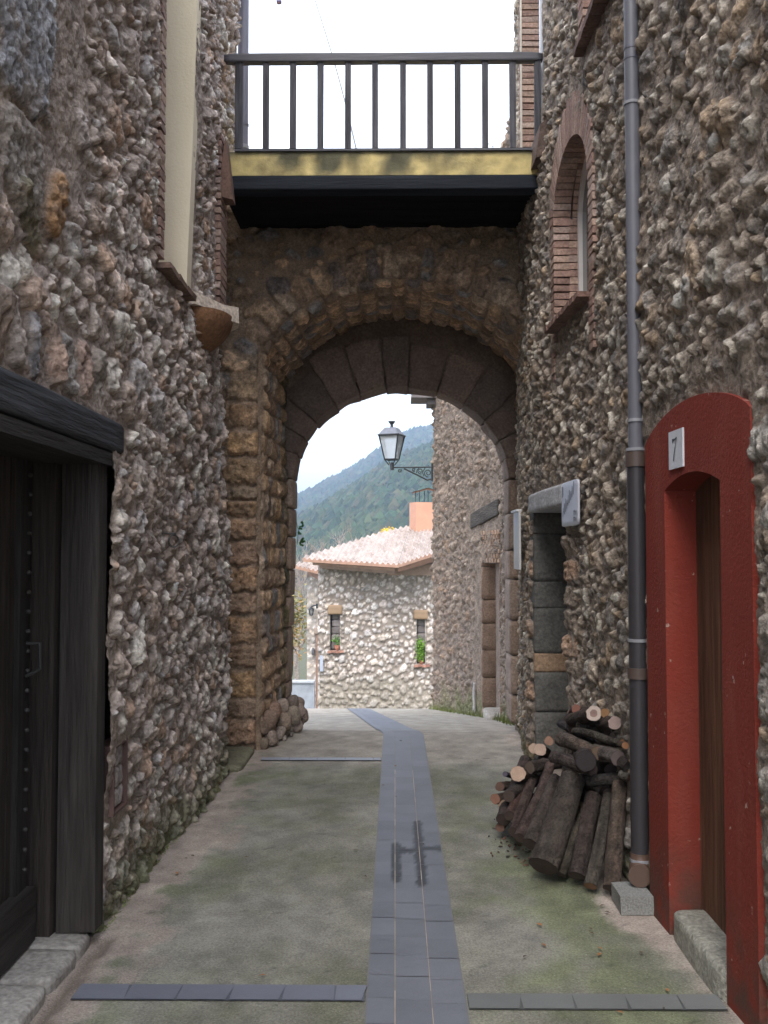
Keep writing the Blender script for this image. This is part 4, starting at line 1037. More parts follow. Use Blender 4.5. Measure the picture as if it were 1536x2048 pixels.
# ------------------------------------------------------------------ right building beyond the arch
fr = thing("stone_house", "weathered rubble house beyond the arch with a dark doorway and timber lintel", "house", (1.2, 13, -.5))
def XF(Y): return np.interp(Y, [9.7, 12.1, 16.05], [1.34, 1.285, .618])
U = np.arange(9.7, 16.06, .02); V = np.arange(-1.0, 6.5, .02)
def rejF(u, v, r): return (12.0 - r < u < 13.6 + r and 1.9 - r < v < 2.45 + r) or (12.0 - r < u < 13.35 + r * .6 and v < 1.62) 
PAL_F = [(0.264, 0.197, 0.152), (0.317, 0.246, 0.19), (0.229, 0.172, 0.137), (0.352, 0.279, 0.22), (0.211, 0.172, 0.144), (0.29, 0.197, 0.137)]
UU, VV, H, C = relief(U, V, 71, [(.10, 120), (.07, 900), (.05, 3500), (.033, 6000)], PAL_F, (.26, .20, .155), Hs=.045, gap=.84, asp=.8, gritty=.10, crag=.9, reject=rejF, ang=.6,
                      moss=lambda u, v, s: (np.clip((1 - smooth(.05, .4, v - G(u) + fbm(u * 3, v * 3, 2) * .6)) * .8, 0, .8), (.17, .18, .08)), mort_amp=.02)
ox = np.exp(-((UU - 15.2) / .22) ** 2 - ((VV - PZ(960, 15)) / .14) ** 2)      # dark putlog hole
H = H - ox * .25
cu, cv = centers(UU, VV)
grid_mesh("rubble_wall", np.stack([XF(UU) - H, UU, VV], -1), C, (cu > 12.14) & (cu < 12.9) & (cv < PZ(1126, 12.6)), True, M_stone, fr)
b = MB(); 
b.hexa([(1.75, 9.7, -1.2), (4, 9.7, -1.2), (4, 16, -1.2), (.85, 16.0, -1.2), (1.75, 9.7, 6.6), (4, 9.7, 6.6), (4, 16, 6.6), (.85, 16.0, 6.6)], (.3, .24, .2))
b.box((.70, 15.98, -1.2), (1.2, 16.02, 6.6), (.33, .28, .24)); b.build("wall_core", M_stone, fr)
zd = PZ(1126, 12.6)
for (y0, y1, x0_, x1_) in ((12.90, 13.02, XF(12.96) - .03, 1.7), (12.02, 12.14, XF(12.1) - .03, 1.7)):
    z = -.7; b = MB()
    while z < zd:
        h_ = min(rnd.uniform(.25, .45), zd - z); b.rbox(lambda q, z=z, h_=h_: Vector(((x0_ + x1_) / 2, (y0 + y1) / 2, z + h_ / 2)) + q, ((x1_ - x0_) / 2, (y1 - y0) / 2, h_ / 2), j3((.25, .17, .12), .12), n=5, k=20, amp=.008); z += h_
    b.build("door_jamb", M_stone2, fr)
b = MB()
for r_i in range(7):
    y0 = 12.1 + .06 * (r_i % 2)
    while y0 < 12.95:
        xx = float(XF(y0)) - .035; b.box((xx, y0, zd + .01 + r_i * .058), (xx + .25, y0 + .125, zd + .01 + r_i * .058 + .05), j3((.44, .30, .21), .18), jit=.004); y0 += .135
b.build("brick_panel", M_brick, fr)
b = MB(); pA, pB = P(1003, 1020, 12.15), P(938, 1050, 13.5)
b.rbox(lambda q: Vector((float(XF(12.8 + q.y)) + .015, 12.82, zd + .62 - .10 * q.y)) + q, (.055, .70, .10), (.07, .056, .045), n=14, k=30, amp=.012, fr=6); b.build("door_lintel", M_woodh, fr)
b = MB(); b.box((1.55, 12.1, -.8), (1.6, 12.95, zd + .05), (.16, .10, .06)); b.build("door", M_wood, fr)
b = MB(); b.rbox(lambda q: Vector((1.26, 12.45, -.42)) + q, (.16, .36, .10), (.36, .32, .27), n=8, k=6, amp=.015); b.build("door_step", M_stone2, fr)
b = MB(); yq = 13.35; b.box((float(XF(yq)) - .035, yq, -.52), (float(XF(yq)) - .01, yq + .16, -.1), (.5, .47, .44)); tag(b.build("wall_panel", M_plaster), "small pale panel low on the far house wall beside its doorway", "panel")
# eave bit at the top
b = MB(); q = P(822, 797, 15.9); b.box((q.x, 15.6, q.z - .03), (1.2, 16.3, q.z + .03), (.22, .2, .2)); b.box((q.x + .25, 15.7, q.z - .12), (1.2, 16.2, q.z - .04), (.18, .17, .17)); b.build("roof_edge", M_tile, fr)

# ------------------------------------------------------------------ street lamp on bracket
LD = 15.7
t = thing("wall_lantern", "four sided street lantern on a scrolled iron bracket on the far house corner", "street lamp", P(866, 950, LD))
IR = (.035, .04, .045)
cA = P(786, 935, LD); wx_ = P(866, 935, LD).x
pm = LD / 2000.0
b = MB()
def pp(px, py, dy=0): v = P(px, py, LD); v.y += dy; return v
b.tube([pp(786, 935), pp(800, 935), pp(866, 934)], .012, IR, 8); b.tube([pp(808, 937), pp(835, 950), pp(855, 960), pp(862, 958)], .014, IR, 8)
def spiral(cx_, cy_, r0, turns, st, dirn=1): return [pp(cx_ + r0 * (1 - .75 * k / 24) * math.cos(st + dirn * turns * 6.28 * k / 24), cy_ + r0 * (1 - .75 * k / 24) * math.sin(st + dirn * turns * 6.28 * k / 24)) for k in range(25)]
for a_4 in ((856, 946, 8, 1.4, 1.5, 1), (841, 942, 6, 1.3, 1.2, 1), (828, 939, 4, 1.2, 1.0, 1), (799, 941, 4, 1.1, -.8, 1)): b.tube(spiral(*a_4), .009, IR, 6, False)
b.tube([pp(848, 952), pp(845, 945), pp(850, 936)], .009, IR, 6); b.tube([pp(833, 946), pp(834, 940), pp(838, 936)], .009, IR, 6); b.tube([pp(864, 928), pp(864, 962)], .018, IR, 8)
b.tube([pp(784, 940), pp(784, 930), pp(784, 925)], [.03, .036, .02], IR, 10); b.build("bracket", M_iron, t)
# lantern head, turned a little
hd = MB(); glass = MB(); c0 = P(783.5, 935, LD); rot = Matrix.Rotation(math.radians(-20), 3, 'Z')
zb_l, zt_l, zr_l = PZ(919, LD), PZ(871, LD), PZ(853, LD); wb, wt, wr = .13, .235, .13
def corner(i, w_, z, ins=0): s = [(-1, -1), (1, -1), (1, 1), (-1, 1)][i % 4]; v = rot @ Vector((s[0] * (w_ * .5 * 1.35 - ins), s[1] * (w_ * .5 * 1.35 - ins), 0)); return Vector((c0.x + v.x, LD + v.y, z))
for i in range(4):
    hd.tube([corner(i, wb, zb_l), corner(i, wt, zt_l)], .012, IR, 6); hd.tube([corner(i, wb, zb_l), corner(i + 1, wb, zb_l)], .012, IR, 6); hd.tube([corner(i, wt * 1.04, zt_l), corner(i + 1, wt * 1.04, zt_l)], .014, IR, 6)
    hd.tube([corner(i, wb, zb_l), Vector((c0.x, LD, zb_l - .09)) + (corner(i, .05, 0) - Vector((c0.x, LD, 0)))], .008, IR, 6)
hd.build("frame", M_iron, t)
for i in range(4): glass.add([corner(i, wb, zb_l, .004), corner(i + 1, wb, zb_l, .004), corner(i + 1, wt, zt_l, .004), corner(i, wt, zt_l, .004)], [(0, 1, 2, 3)], (.7, .7, .7))
glass.build("glass", M_lglass, t)
b = MB(); vs = [corner(i, wt * 1.02, zt_l + .01) for i in range(4)] + [corner(i, wr, PZ(856, LD)) for i in range(4)]
b.add(vs, [(i, (i + 1) % 4, 4 + (i + 1) % 4, 4 + i) for i in range(4)] + [(4, 5, 6, 7)], (.17, .18, .21)); b.build("lamp_hood", M_iron, t)
b = MB(); b.lathe((c0.x, LD, PZ(856, LD)), [(.03, 0), (.022, .03), (.02, .05), (.045, .085), (.06, .10), (.05, .108), (.002, .108)], IR, 12); b.build("finial", M_iron, t)

# ------------------------------------------------------------------ pale house down the hill
TD = 32.0
th = thing("stone_house", "pale stone house with red tiled roof and two slit windows down the lane", "house", (0, TD, -4))
U = np.arange(-2.46, 3.0, .035); V = np.arange(-4.3, 1.5, .035)
PAL_T = [(0.558, 0.477, 0.419), (0.627, 0.558, 0.497), (0.488, 0.419, 0.368), (0.576, 0.488, 0.407), (0.537, 0.488, 0.458), (0.657, 0.606, 0.558)]
W1 = (P(660, 1300, TD), P(680, 1228, TD)); W2 = (P(833, 1328, TD), P(850, 1238, TD))
def inW(u, v, m_=0):
    r_ = False
    for (a_5, b_5) in (W1, W2): r_ = r_ | ((u > a_5.x - m_) & (u < b_5.x + m_) & (v > a_5.z - m_) & (v < b_5.z + m_))
    return r_
def mossT(u, v, s):
    n_ = fbm(u * 1.2, v * 1.2, 5, 4); return np.clip((1 - smooth(-2.9, -2.1, v + n_ * 1.2 + .25 * u * 0)) * .7 + smooth(.25, 1.1, v + n_) * .3, 0, .8), (.33, .29, .23)
UU, VV, H, C = relief(U, V, 91, [(.15, 200), (.11, 1500), (.075, 5000), (.05, 5000)], PAL_T, (.27, .225, .185), Hs=.06, gap=.93, asp=.70, fill=-.1, reject=lambda u, v, r: bool(inW(u, v, r * .6)), und=.05, ang=1, moss=mossT, tilt=.15, rough=.01)
cu, cv = centers(UU, VV)
grid_mesh("stone_wall", np.stack([UU, TD - H, VV], -1), C, inW(cu, cv), False, M_far, th)
b = MB(); b.box((-2.42, TD + .35, -4.4), (3.0, TD + 6, 1.3), (.5, .45, .4)); b.box((-2.46, TD + .0, -4.4), (-2.40, TD + .4, 1.4), (.6, .55, .5)); b.build("wall_core", M_far, th)
for (a_5, b_5) in (W1, W2):
    b = MB()
    for s0, s1 in ((a_5.x - .02, a_5.x), (b_5.x, b_5.x + .02)): b.box((s0, TD - .01, a_5.z), (s1, TD + .35, b_5.z), (.45, .40, .36))
    k = 0; z = a_5.z
    b.box((a_5.x - .02, TD + .3, a_5.z - .02), (b_5.x + .02, TD + .34, b_5.z + .02), (.10, .09, .09))
    while z < b_5.z: # reveal stones facing the lane
        h_ = .24; b.rbox(lambda q, z=z, h_=h_: Vector(((a_5.x + b_5.x) / 2 + .03, TD + .22, z + h_ / 2)) + q, (.15, .06, h_ / 2), j3((.24, .21, .20), .3), n=4, k=6, amp=.01); z += h_
    wnd = b.build("window", M_far, th)
    b = MB(); b.rbox(lambda q: Vector(((a_5.x + b_5.x) / 2, TD - .01, b_5.z + .14)) + q, (.23, .09, .15), (.33, .22, .13), n=6, k=10, amp=.008); b.build("lintel", M_woodx, wnd)
    b = MB()
    for k in range(4): b.box((a_5.x - .08 + k * .13, TD - .14, a_5.z - .09 + .012 * (k % 2)), (a_5.x - .08 + k * .13 + .125, TD + .1, a_5.z - .02 + .01 * (k % 2)), j3((.36, .19, .14), .15), jit=.006)
    b.build("sill", M_brick, wnd)
# roof with barrel tiles
def roof(name, A_, B_, up, slope, ridge, parent, pitch=.17, colr=(.44, .37, .33), trim=None):
    """A_->B_ eave line, tiles run along `up` (horizontal unit vector) rising by slope; ridge(s) = run length at s"""
    A_, B_ = Vector(A_), Vector(B_); E_ = B_ - A_; Ls = E_.length; e_ = E_.normalized(); nS = int(Ls / (pitch / 6)); rows = 44; 
    b = MB(); vs = []; cs = []
    rowlen = .28
    ss = [Ls * i / nS for i in range(nS + 1)]
    colr_ = {}
    tt_ = []
    k = 0
    while k * rowlen < 9: tt_ += [(k, k * rowlen, 0), (k, (k + 1) * rowlen - .002, 1)]; k += 1
    mesh_idx = {}
    for i, s_ in enumerate(ss):
        ph = (s_ / pitch) % 1.0; bump_ = .045 * (math.sin(ph * 2 * math.pi))
        if bump_ < 0: bump_ *= .55
        rl_ = ridge(s_)
        for j, (rk, t0, e) in enumerate(tt_):
            tq = min(t0, rl_); p = A_ + e_ * s_ + up * tq + Vector((0, 0, slope * tq + bump_ + (.03 if e == 0 else 0)))
            vs.append(p); key = (int(s_ / pitch + .0), rk)
            if key not in colr_: colr_[key] = j3(rnd.choice([colr, (.46, .39, .35), (.40, .33, .29), (.45, .38, .34)]), .06)
            cs.append(colr_[key])
    J = len(tt_)
    fs = []
    for i in range(nS):
        for j in range(J - 1):
            if tt_[j][1] < max(ridge(ss[i]), ridge(ss[i + 1])): fs.append((i * J + j, (i + 1) * J + j, (i + 1) * J + j + 1, i * J + j + 1))
    b.add(vs, fs, cs)
    # under side tiles / eave thickness
    lo = []; 
    for i, s_ in enumerate(ss):
        p = A_ + e_ * s_; lo += [p + Vector((0, 0, -.07)), Vector(vs[i * J])]
    b.add(lo, [(2 * i, 2 * i + 2, 2 * i + 3, 2 * i + 1) for i in range(nS)], [(.40, .24, .17)] * len(lo))
    return b.build(name, M_tile, parent)
eA = P(606, 1119, 31.2); eB = P(796, 1131, 30.4)
sl = .36
def ridge1(s_): return float(np.interp(s_, [0, 2.0, 3.2, 4.6], [.25, 2.7, 3.8, 4.6]))
upv = Vector((.12, 1, 0)).normalized()
rf = roof("roof", eA, eB, upv, sl, ridge1, th)
eC = P(880, 1100, 31.4)
def ridge2(s_): return float(np.interp(s_, [0, 2.0], [3.9, 3.4]))
roof("roof", eB, Vector((eC.x + .3, eC.y + .15, eC.z + .03)), upv, sl, ridge2, th)
b = MB()
for (p_, q_, h_, yo, c_) in ((eA, eB, .10, .10, (.45, .30, .22)), (eA, eB, .2, .35, (.42, .31, .25))):
    b.hexa([p_ + Vector((.2 + yo * .8, yo + .1, -.07 - h_)), q_ + Vector((-.1, yo + .1, -.07 - h_)), q_ + Vector((-.1, yo + .6, -.07 - h_)), p_ + Vector((.2 + yo, yo + .6, -.07 - h_)), p_ + Vector((.2 + yo * .8, yo + .1, -.06)), q_ + Vector((-.1, yo + .1, -.06)), q_ + Vector((-.1, yo + .6, -.06)), p_ + Vector((.2 + yo, yo + .6, -.06))], c_)
q2 = Vector((eC.x + .3, eC.y + .15, eC.z + .03))
b.hexa([eB + Vector((0, .02, -.2)), q2 + Vector((0, 0, -.26)), q2 + Vector((0, .3, -.26)), eB + Vector((0, .3, -.2)), eB + Vector((0, .02, -.06)), q2 + Vector((0, 0, -.06)), q2 + Vector((0, .3, -.06)), eB + Vector((0, .3, -.06))], (.13, .075, .05))
b.hexa([(-.2, TD - .08, .95), (3, TD - .08, .95), (3, TD + .3, .95), (-.2, TD + .3, .95), (-.2, TD - .08, 1.2), (3, TD - .08, 1.45), (3, TD + .3, 1.45), (-.2, TD + .3, 1.2)], (.42, .30, .23))
b.build("eave_cornice", M_tile, th)
# chimney with pitched cap
cl, cr, ctop, cbot = P(819, 1006, 33.6), P(880, 1006, 33.6), PZ(1005, 33.6), PZ(1075, 33.6)
b = MB(); b.hexa([(cl.x, 33.75, cbot - .5), (cl.x + .21, 33.35, cbot - .5), (cl.x + 1.1, 33.5, cbot - .5), (cl.x + .9, 34.1, cbot - .5), (cl.x, 33.75, ctop), (cl.x + .21, 33.35, ctop), (cl.x + 1.1, 33.5, ctop), (cl.x + .9, 34.1, ctop)], (.55, .29, .19))
chm = b.build("chimney", M_white, th)
b = MB(); zc_ = PZ(985, 33.6)
for (x_, y_) in ((cl.x + .2, 33.5), (cl.x + .34, 33.7), (cl.x + .5, 33.5), (cl.x + .63, 33.7), (cl.x + .9, 33.6)): b.tube([(x_, y_, ctop), (x_, y_, zc_ + .05)], .014, (.06, .07, .08), 6)
b.add([(cl.x + .1, 33.3, zc_), (cl.x + .1, 34.0, zc_), (cl.x + .62, 34.0, zc_ + .14), (cl.x + .62, 33.3, zc_ + .14), (cl.x + 1.15, 33.3, zc_), (cl.x + 1.15, 34.0, zc_)], [(0, 1, 2, 3), (3, 2, 5, 4)], (.45, .28, .22))
b.add([(cl.x + .1, 33.3, zc_ - .02), (cl.x + .1, 34.0, zc_ - .02), (cl.x + .62, 34.0, zc_ + .12), (cl.x + .62, 33.3, zc_ + .12), (cl.x + 1.15, 33.3, zc_ - .02), (cl.x + 1.15, 34.0, zc_ - .02)], [(3, 2, 1, 0), (4, 5, 2, 3)], (.40, .25, .2))
b.tube([(cl.x - .15, 33.45, zc_ - .03), (cl.x + .2, 33.45, zc_ + .01)], .008, (.1, .1, .1), 5); b.build("chimney_cap", M_tile, chm)
# left wing of the pale house
wg = thing("stone_house", "narrow pale stone wing left of the slit window house, under its own small tiled roof", "house", (-2.8, 33.4, -4))
xl = P(614, 1300, 33.4).x; xr_ = P(638, 1300, 33.4).x
U = np.arange(xl, xr_ + .12, .035); V = np.arange(-4.5, 1.35, .035)
UU, VV, H, C = relief(U, V, 97, [(.11, 40), (.09, 300), (.06, 700)], PAL_T, (.46, .41, .36), Hs=.04, gap=.93, asp=.8, und=.03, tilt=.1)
C = C * 1.08
grid_mesh("stone_wall", np.stack([UU, 33.4 - H, VV], -1), C, None, False, M_far, wg)
b = MB(); b.box((xl + .02, 33.42, -4.6), (xr_ + .3, 36, 1.2), (.6, .55, .5)); b.build("wall_core", M_far, wg)
b = MB(); zz0 = PZ(1335, 33.3)
b.box((xr_ - .10, 33.28, -4.5), (xr_ - .02, 33.34, PZ(1255, 33.3)), (.34, .22, .17)); b.build("corner_pipe", M_brick, wg)
b = MB(); b.rbox(lambda q: Vector((xr_ - .08, 33.3, PZ(1262, 33.3))) + q, (.09, .06, .11), (.42, .33, .27), n=4, k=8); b.box((xr_ - .12, 33.3, PZ(1312, 33.3)), (xr_ - .02, 33.38, PZ(1270, 33.3)), (.22, .19, .18)); b.build("slit_window", M_far, wg)
ra, rb = P(590, 1133, 32.9), P(644, 1146, 32.4)
rz = roof("roof", ra, rb, Vector((.1, 1, 0)).normalized(), .2, lambda s_: float(np.interp(s_, [0, .9], [.6, 1.6])), wg)
b = MB(); b.hexa([ra + Vector((.4, .3, -.26)), rb + Vector((0, .3, -.3)), rb + Vector((0, 1.3, -.3)), ra + Vector((.4, 1.3, -.26)), ra + Vector((.4, .3, -.07)), rb + Vector((0, .3, -.07)), rb + Vector((0, 1.3, -.07)), ra + Vector((.4, 1.3, -.07))], (.45, .28, .22)); b.build("eave_cornice", M_tile, wg)
# small lantern on the wing
t = thing("wall_lantern", "small black lantern on the pale stone wing down the lane", "wall lamp", P(632, 1218, 33.2))
b = MB(); L2 = 33.15; c2 = P(622.5, 1220, L2); s2 = L2 / 2000
b.tube([P(634, 1211, L2), P(628, 1211, L2), P(624, 1213, L2)], .025, IR, 6); b.tube([P(634, 1207, L2), P(634, 1217, L2)], .04, IR, 6); b.build("bracket", M_iron, t)
b = MB(); b.lathe((c2.x, L2, PZ(1219, L2)), [(.11, 0), (.06, .05), (.02, .09), (.01, .12)], IR, 6, False)
for k in range(6):
    a_6 = math.pi * k / 3; b.tube([(c2.x + .085 * math.cos(a_6), L2 + .085 * math.sin(a_6), PZ(1219, L2)), (c2.x + .05 * math.cos(a_6), L2 + .05 * math.sin(a_6), PZ(1230, L2))], .012, IR, 5)
b.lathe((c2.x, L2, PZ(1231, L2)), [(.02, -.01), (.055, .0), (.055, .02)], IR, 6, False); b.build("frame", M_iron, t)
b = MB(); b.lathe((c2.x, L2, PZ(1230, L2)), [(.045, 0), (.078, .17)], (.7, .7, .7), 6, False); b.build("glass", M_lglass, t)
# plates on far wall
b = MB(); q = P(643, 1325, TD - .1); b.box((q.x - .05, TD - .12, q.z - .28), (q.x + .05, TD - .08, q.z + .22), (.42, .45, .52)); tag(b.build("meter_panel", M_white), "tall grey panel on the pale house wall left of the windows", "panel")
b = MB(); q = P(626, 1303, 33.2); b.rbox(lambda u: Vector((q.x, 33.25, q.z)) + u, (.05, .08, .12), (.12, .12, .13), n=4, k=4); tag(b.build("letter_box", M_iron), "small dark box on the pale wing beneath the little lantern", "letter box")

# potted plants in the slit windows
def leafball(b, c, rx, rz, n_, ls, cols, ry=None):
    ry = ry or rx
    for k in range(n_):
        v = Vector([rnd.gauss(0, 1) for _ in range(3)]).normalized() * (rnd.random() ** .5)
        p = Vector(c) + Vector((v.x * rx, v.y * ry, v.z * rz)); a_7 = Vector([rnd.uniform(-1, 1) for _ in range(3)]).normalized() * ls; b_7 = Vector([rnd.uniform(-1, 1) for _ in range(3)]).normalized() * ls * .6
        b.add([p, p + a_7 * .5 + b_7 * .5, p + a_7, p + a_7 * .5 - b_7 * .5], [(0, 1, 2, 3)], j3(rnd.choice(cols), .25))
GR = [(.10, .22, .04), (.14, .30, .05), (.08, .17, .04)]
t = thing("potted_plant", "small leafy plant in a terracotta pot in the left slit window", "plant", (W1[0].x + .2, TD - .02, W1[0].z))
b = MB(); b.lathe((W1[0].x + .22, TD + .02, W1[0].z - .015), [(.001, 0), (.06, 0), (.085, .17), (.001, .15)], (.42, .17, .11), 12); b.build("pot", M_brick, t)
b = MB(); leafball(b, (W1[0].x + .20, TD + .0, W1[0].z + .30), .14, .2, 110, .07, GR); b.build("foliage", M_leaf, t)
t = thing("potted_plant", "tall bushy bright green plant filling the right slit window", "plant", (W2[0].x + .15, TD - .02, W2[0].z))
b = MB(); b.lathe((W2[0].x + .15, TD + .04, W2[0].z - .015), [(.001, 0), (.06, 0), (.08, .13), (.001, .12)], (.42, .17, .11), 12); b.build("pot", M_brick, t)
b = MB(); leafball(b, (W2[0].x + .12, TD - .02, W2[0].z + .45), .17, .42, 520, .08, [(.16, .30, .03), (.20, .36, .05), (.12, .24, .03)]); b.build("foliage", M_leaf, t)

# ------------------------------------------------------------------ vegetation and parapet down the lane
b = MB(); q = P(604, 1366, 29); b.box((-6, 29, -7), (q.x + .35, 29.3, q.z), (.32, .34, .37)); b.box((-6, 28.95, q.z), (q.x + .35, 29.35, q.z + .05), (.42, .43, .45)); tag(b.build("parapet_wall", M_conc), "low grey wall down the lane left of the pale houses", "wall")
def tree(name, label, cat, base, h_, crown, cols, nl, ls, levels=4, seed=1, barkc=(.16, .13, .10), group=None, spr=.55, r0=None):
    R = random.Random(seed); t = thing(name, label, cat, base, group)
    tb = MB(); tips = []
    def br(p, d, l, r, lv):
        q = p + d * l; mid = (p + q) / 2 + Vector((R.uniform(-.05, .05), R.uniform(-.05, .05), 0)) * l
        tb.tube([p, mid, q], [r, r * .85, r * .65], barkc, 6 if lv < 2 else 4, False)
        if lv >= 2: tips.append(q); tips.append(mid)
        if lv >= levels: return
        for k in range(3 if lv < 2 else 3):
            nd = (d + Vector((R.gauss(0, spr), R.gauss(0, spr), R.gauss(.1, spr * .6)))).normalized(); br(p + d * l * R.uniform(.6, 1), nd, l * R.uniform(.55, .8), r * .6, lv + 1)
    br(Vector(base), Vector((R.uniform(-.05, .05), 0, 1)).normalized(), h_ * .36, r0 or h_ * .025, 0)
    tb.build("trunk", M_bark, t)
    if nl:
        cb = MB(); per = max(1, nl // len(tips))
        for tip in tips:
            for k in range(per):
                p = tip + Vector([R.gauss(0, crown) for _ in range(3)]); a_8 = Vector([R.uniform(-1, 1) for _ in range(3)]).normalized() * ls; b_8 = Vector([R.uniform(-1, 1) for _ in range(3)]).normalized() * ls * .6
                cb.add([p, p + a_8 * .5 + b_8 * .5, p + a_8, p + a_8 * .5 - b_8 * .5], [(0, 1, 2, 3)], j3(R.choice(cols), .25))
        cb.build("crown", M_leaf, t)
    return t
AUT = [(.30, .26, .10), (.36, .28, .09), (.22, .22, .09), (.40, .24, .08), (.27, .26, .14)]
tree("autumn_tree", "yellow green autumn tree behind the low grey wall, just inside the left arch jamb", "tree", (-4.6, 37, -6), 7.5, .38, AUT, 14000, .18, 4, 3)
tree("autumn_tree", "orange tinted autumn tree next to the left wing, behind the yellow green one", "tree", (-6.2, 43, -6.5), 7.5, .42, [(.40, .22, .08), (.33, .27, .11), (.26, .22, .10)], 11000, .2, 4, 8)
tree("bare_tree", "leafless brown tree with fine twigs rising behind the left end of the tiled roof", "tree", (-5.2, 52, -6.5), 10.3, .3, None, 0, .1, 6, 5, (.36, .30, .26), spr=.42, r0=.14)
tree("bare_tree", "second leafless pale tree close to the chimney side of the first bare tree", "tree", (-3.2, 55, -6.5), 9.5, .3, None, 0, .1, 6, 12, (.38, .32, .28), spr=.42, r0=.13)
tree("bare_tree", "leafless tree at the far left edge behind the autumn trees", "tree", (-8.0, 54, -6.5), 10.5, .3, None, 0, .1, 6, 15, (.36, .30, .26), spr=.42, r0=.14)
t = thing("yellow_bush", "bright yellow autumn bush peeping over the tiled roof ridge", "bush", P(780, 1100, 37))
b = MB(); q = P(779, 1068, 37); leafball(b, q, .42, .24, 700, .09, [(.70, .52, .08), (.75, .60, .15), (.60, .42, .06)]); leafball(b, P(760, 1076, 37), .25, .2, 250, .09, [(.70, .48, .08)]); b.build("foliage", M_leaf, t)
b = MB(); b.tube([(q.x, 37, -3), (q.x, 37, q.z)], .05, (.2, .15, .1), 6); b.build("trunk", M_bark, t)
# ivy sprigs on jamb
b = MB()
for (px, py) in ((600, 1046), (603, 1050), (598, 1056), (601, 1078), (599, 1084), (603, 1082), (596, 1066), (600, 1090)):
    q = P(px, py, 9.93); 
    for k in range(3):
        p = q + Vector([rnd.uniform(-.012, .012) for _ in range(3)]); b.add([p, p + Vector((.02, .003, .012)), p + Vector((.03, 0, -.004)), p + Vector((.014, .002, -.014))], [(0, 1, 2, 3)], (.04, .12, .03))
b.tube([P(592, 1040, 9.96), P(597, 1062, 9.94), P(594, 1090, 9.96)], .003, (.08, .07, .04), 4)
tag(b.build("ivy_sprig", M_leaf), "small green creeper sprig hanging at the left jamb of the inner arch", "creeper")
b = MB()
for k in range(34):
    x, y = rnd.uniform(-1.1, 1.0), rnd.uniform(3.0, 8.8)
    if rnd.random() < .35: x = rnd.uniform(.5, 1.0); y = rnd.uniform(3.4, 4.6)
    a = rnd.uniform(0, 6.28); l = rnd.uniform(.008, .02); c_, s_ = math.cos(a) * l, math.sin(a) * l
    b.add([(x - c_, y - s_, .007), (x + s_ * .5, y - c_ * .5, .012), (x + c_, y + s_, .008), (x - s_ * .5, y + c_ * .5, .010)], [(0, 1, 2, 3)], j3(rnd.choice([(.28, .13, .05), (.12, .08, .05), (.07, .05, .035)]), .2))
struct(b.build("fallen_leaves", M_leaf), 'stuff')
# grass tufts at the foot of walls
b = MB()
for k in range(560):
    if k < 260:
        u = rnd.uniform(10.6, 15.9); base = Vector((float(XF(u)) - rnd.uniform(.03, .12), u, float(G(u)))); h_ = rnd.uniform(.02, .11)
    else:
        u = rnd.uniform(4.3, 7.4); base = Vector((-1.262 + rnd.uniform(0, .03), u, 0)); h_ = rnd.uniform(.008, .025)
    d_ = Vector((rnd.uniform(-.03, .03), rnd.uniform(-.03, .03), h_)); w_ = .006 if k < 260 else .003
    b.add([base + Vector((-w_, 0, 0)), base + Vector((w_, 0, 0)), base + d_], [(0, 1, 2)], j3((.16, .19, .06), .3))
struct(b.build("grass_tufts", M_leaf), 'stuff')

# ------------------------------------------------------------------ wooded mountain
def hillh(X, Y, which):
    if which == 0:      # far ridge
        px = X / Y * 2000 + 790
        prof = np.interp(px, [-800, 200, 480, 600, 680, 730, 780, 830, 865, 1000, 1400, 2600], [1110, 1085, 1055, 1006, 968, 942, 908, 886, 882, 915, 970, 1060])
        crest = 1.6 + (1110 - prof) / 2000 * 1500
        t_ = np.clip((Y - 700) / 800, 0, 1.3); s_ = np.where(t_ < 1, np.sin(t_ * math.pi / 2) ** .9, 1 - (t_ - 1) * .6)
        return -8 + (crest + 8) * s_ + fbm(X / 130, Y / 130, 3, 4) * 16 * np.clip(t_ * (1.15 - t_) * 3, 0, 1)
    px = X / Y * 2000 + 790
    prof = np.interp(px, [-800, 200, 560, 600, 660, 720, 780, 830, 870, 1000, 1500, 2600], [1060, 1075, 1068, 1056, 1022, 990, 955, 935, 920, 880, 900, 1050])
    crest = 1.6 + (1110 - prof) / 2000 * 850
    t_ = np.clip((Y - 300) / 550, 0, 1.4); s_ = np.where(t_ < 1, np.sin(t_ * math.pi / 2) ** .9, 1 - (t_ - 1) * .9)
    return -8 + (crest + 8) * s_ + fbm(X / 70, Y / 70, 13, 4) * 14 * np.clip(t_ * (1.2 - t_) * 3, 0, 1)
def sample(f_i, X, Y): return hillh(np.array(X), np.array(Y), f_i)
